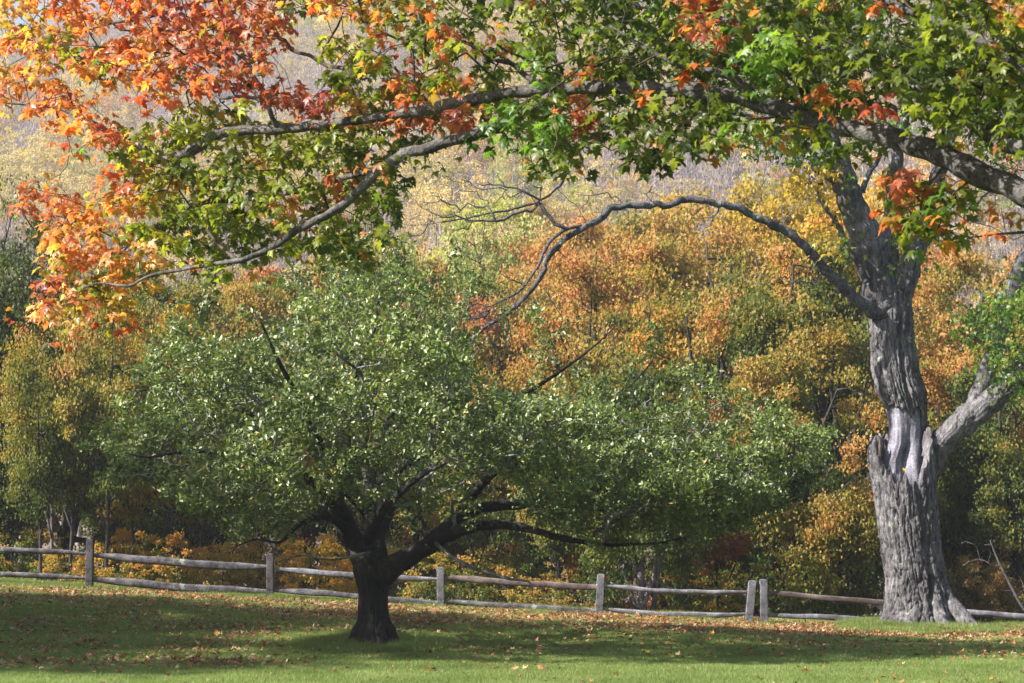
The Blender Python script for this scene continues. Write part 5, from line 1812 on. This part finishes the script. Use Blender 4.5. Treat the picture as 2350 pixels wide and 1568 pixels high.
# ------------------------------------------------------------------ fallen leaves
LP, LC = [], []
cols = np.array([(0.34, 0.20, 0.11), (0.46, 0.34, 0.21), (0.33, 0.115, 0.045), (0.42, 0.24, 0.06), (0.14, 0.07, 0.04)])
cnames = ['tan', 'pale buff', 'rust orange', 'golden', 'dark brown']
cand = RNG.uniform(0, 1, (300000, 2))
X = (cand[:, 0] - .5) * 26
Y = 20.5 + cand[:, 1] * 18.3
area_d = 300000 / (26 * 18.3)
rho = np.full(len(X), 2.6)
right = sstep((X + 4.5) / 3)
band = sstep((Y - (31.2 + .10 * (X - 2))) / 1.2)
rho = rho + right * band * 290 + right * (1 - band) * sstep((Y - 25.8) / 1.5) * 34
rho = rho + (1 - right) * sstep((Y - 23.6) / .8) * (80 + 90 * sstep((Y - 31) / 3))
rho = rho + 45 * np.exp(-((X - MOUND[0]) ** 2 + (Y - 34) ** 2) / 3.0)
rho *= (0.55 + 0.9 * np.clip(.5 + fbm(np.stack([X / .9, Y / .9, 0 * X], -1), 2, 88), 0, 1.3))
hw = Y * .262 + .6
ok = (RNG.uniform(0, 1, len(X)) < rho / area_d) & (np.abs(X) < hw)
X, Y = X[ok], Y[ok]
k = len(X)
Z = gz(X, Y) + RNG.uniform(.028, .05, k)
P_ = np.stack([X, Y, Z], -1)
Tt = RNG.normal(0, 1, (k, 3)) * np.array([1, 1, .25])
Nn = RNG.normal(0, .33, (k, 3)) + np.array([0, 0, 1])
Nn[RNG.uniform(0, 1, k) < .4] *= -1
Ss = RNG.uniform(.042, .088, k)
ci = RNG.choice(5, k, p=[.31, .13, .29, .09, .18])
cc = cols[ci] * RNG.uniform(.75, 1.2, (k, 1))
px_, py_, pf = proj(P_)
vis = (px_ > 5) & (px_ < 2345) & (py_ < 1562)
first = np.argsort(-np.where(vis, Ss / pf, 0))[:300]
rest = np.ones(k, bool)
rest[first] = False
Vv, Ff, Ii = leafcloud(P_[rest], Tt[rest], Nn[rest], Ss[rest], DRYL)
o = obj('leaf_litter', mesh('leaf_litter', Vv, [Ff], M['litter'], False, tcol=cc[rest][Ii]))
tag(o, 'scattered curled fallen maple leaves, tan and rust, thickest along the fence', 'leaf litter', kind='stuff')
dm = [mesh('fallen_leaf', v_, [t_], M['litter_obj']) for v_, t_ in DRY]
TT, NN, BB = frames(Tt[first], Nn[first])
def mark(x):
    for lim, t in ((110, 'near the left edge'), (300, 'below the first fence post'), (520, 'below the second bay of rails'), (720, 'below the second fence post'),
                   (960, 'in front of the apple trunk'), (1150, 'below the third fence post'), (1330, 'below the brown rail'), (1480, 'below the fourth fence post'),
                   (1640, 'below the sagging rails'), (1820, 'below the double posts'), (2000, 'left of the split trunk'), (2230, 'in front of the split trunk')):
        if x < lim:
            return t
    return 'near the right edge'


keys = {}
for q in first:
    dz_ = 'nearest' if py_[q] > 1535 else 'near' if py_[q] > 1505 else 'farther'
    keys.setdefault((dz_, cnames[ci[q]], mark(px_[q])), []).append(q)
ORD = ['first', 'second', 'third', 'fourth', 'fifth', 'sixth', 'seventh', 'eighth', 'ninth', 'tenth', 'eleventh', 'twelfth', 'thirteenth', 'fourteenth', 'fifteenth', 'sixteenth']
NUM = ['none', 'one', 'two', 'three', 'four', 'five', 'six', 'seven', 'eight', 'nine', 'ten', 'eleven', 'twelve', 'thirteen', 'fourteen', 'fifteen', 'sixteen']
lab = {}
for (dz_, cn_, mk_), qs in keys.items():
    qs.sort(key=lambda q: px_[q])
    for r_, q in enumerate(qs):
        t = '%s %s fallen leaf %s' % (dz_, cn_, mk_)
        if len(qs) > 1:
            t += ', %s of %s' % (ORD[min(r_, 15)], NUM[min(len(qs), 16)])
        lab[q] = t
for k2, q in enumerate(first):
    o = obj('fallen_leaf', dm[k2 % 6])
    s_ = Ss[q]
    o.matrix_world = Matrix(((BB[k2, 0] * s_, TT[k2, 0] * s_, NN[k2, 0] * s_, P_[q, 0]), (BB[k2, 1] * s_, TT[k2, 1] * s_, NN[k2, 1] * s_, P_[q, 1]), (BB[k2, 2] * s_, TT[k2, 2] * s_, NN[k2, 2] * s_, P_[q, 2]), (0, 0, 0, 1)))
    o.color = (*np.clip(cc[q], 0, 1), 1)
    tag(o, lab[q], 'leaf', 'fallen maple leaves on the near lawn')
print('litter', k)

# ------------------------------------------------------------------ nesting box and dead branch
bx = at(338, 1165, 47.3)
nb_ = empty('nesting_box', bx)
tag(nb_, 'black nesting box hanging beside a thin trunk in the left wood', 'nesting box')
m, n, pr, out = newmat('black_box')
pr.inputs['Base Color'].default_value = (.012, .012, .014, 1)
pr.inputs['Roughness'].default_value = .7
a = Acc()
box_section(a, -.22, .16, -.12, .12, -.1, .1, (0, 0), 4)
obj('body', a.mesh('box_body', m, False), nb_)
a = Acc()
box_section(a, .165, .20, -.15, .15, -.14, .12, (0, 0), 3)
obj('roof', a.mesh('box_roof', m, False), nb_)
A = catmull(np.array([[0, 0, .2, .01], [.03, .02, .55, .01], [-.1, .1, .9, .012]]), .05)
V_, Q_, T_ = tube(A[:, :3], A[:, 3], 6)
obj('bracket', mesh('box_bracket', V_, [Q_, T_], m), nb_)

db = empty('dead_branch', at(2350, 1400, 41.0))
tag(db, 'bleached dead branch with thin side twigs leaning behind the fence at the right', 'branch')
DO = np.array(db.location)
sd_ = Skel(4000)
L = [(2390, 1430, 41, 4), (2350, 1398, 41, 3.5), (2320, 1345, 41, 3), (2290, 1285, 41, 2.2), (2272, 1240, 41, 1.2)]
hero_limb(sd_, db, DO, L, M['old_twig'], step=.1, name='stem', jit=.05)
tws = [at(2225 + RNG.uniform(-25, 60), 1250 + RNG.uniform(-15, 60), 41 + RNG.normal(0, .2)) for _ in range(9)] + [at(2330 + RNG.uniform(-60, 30), 1360 + RNG.uniform(-40, 40), 41 + RNG.normal(0, .2)) for _ in range(9)]
sd_.grow(np.array(tws), .1, .3, .1, .1)
sd_.radii(.006, 2.2, .02)
o = obj('twigs', sd_.twigs_mesh('dead_twigs', M['pale_bark']), db, kind='stuff')
o.data.transform(Matrix.Translation(-Vector(DO)))
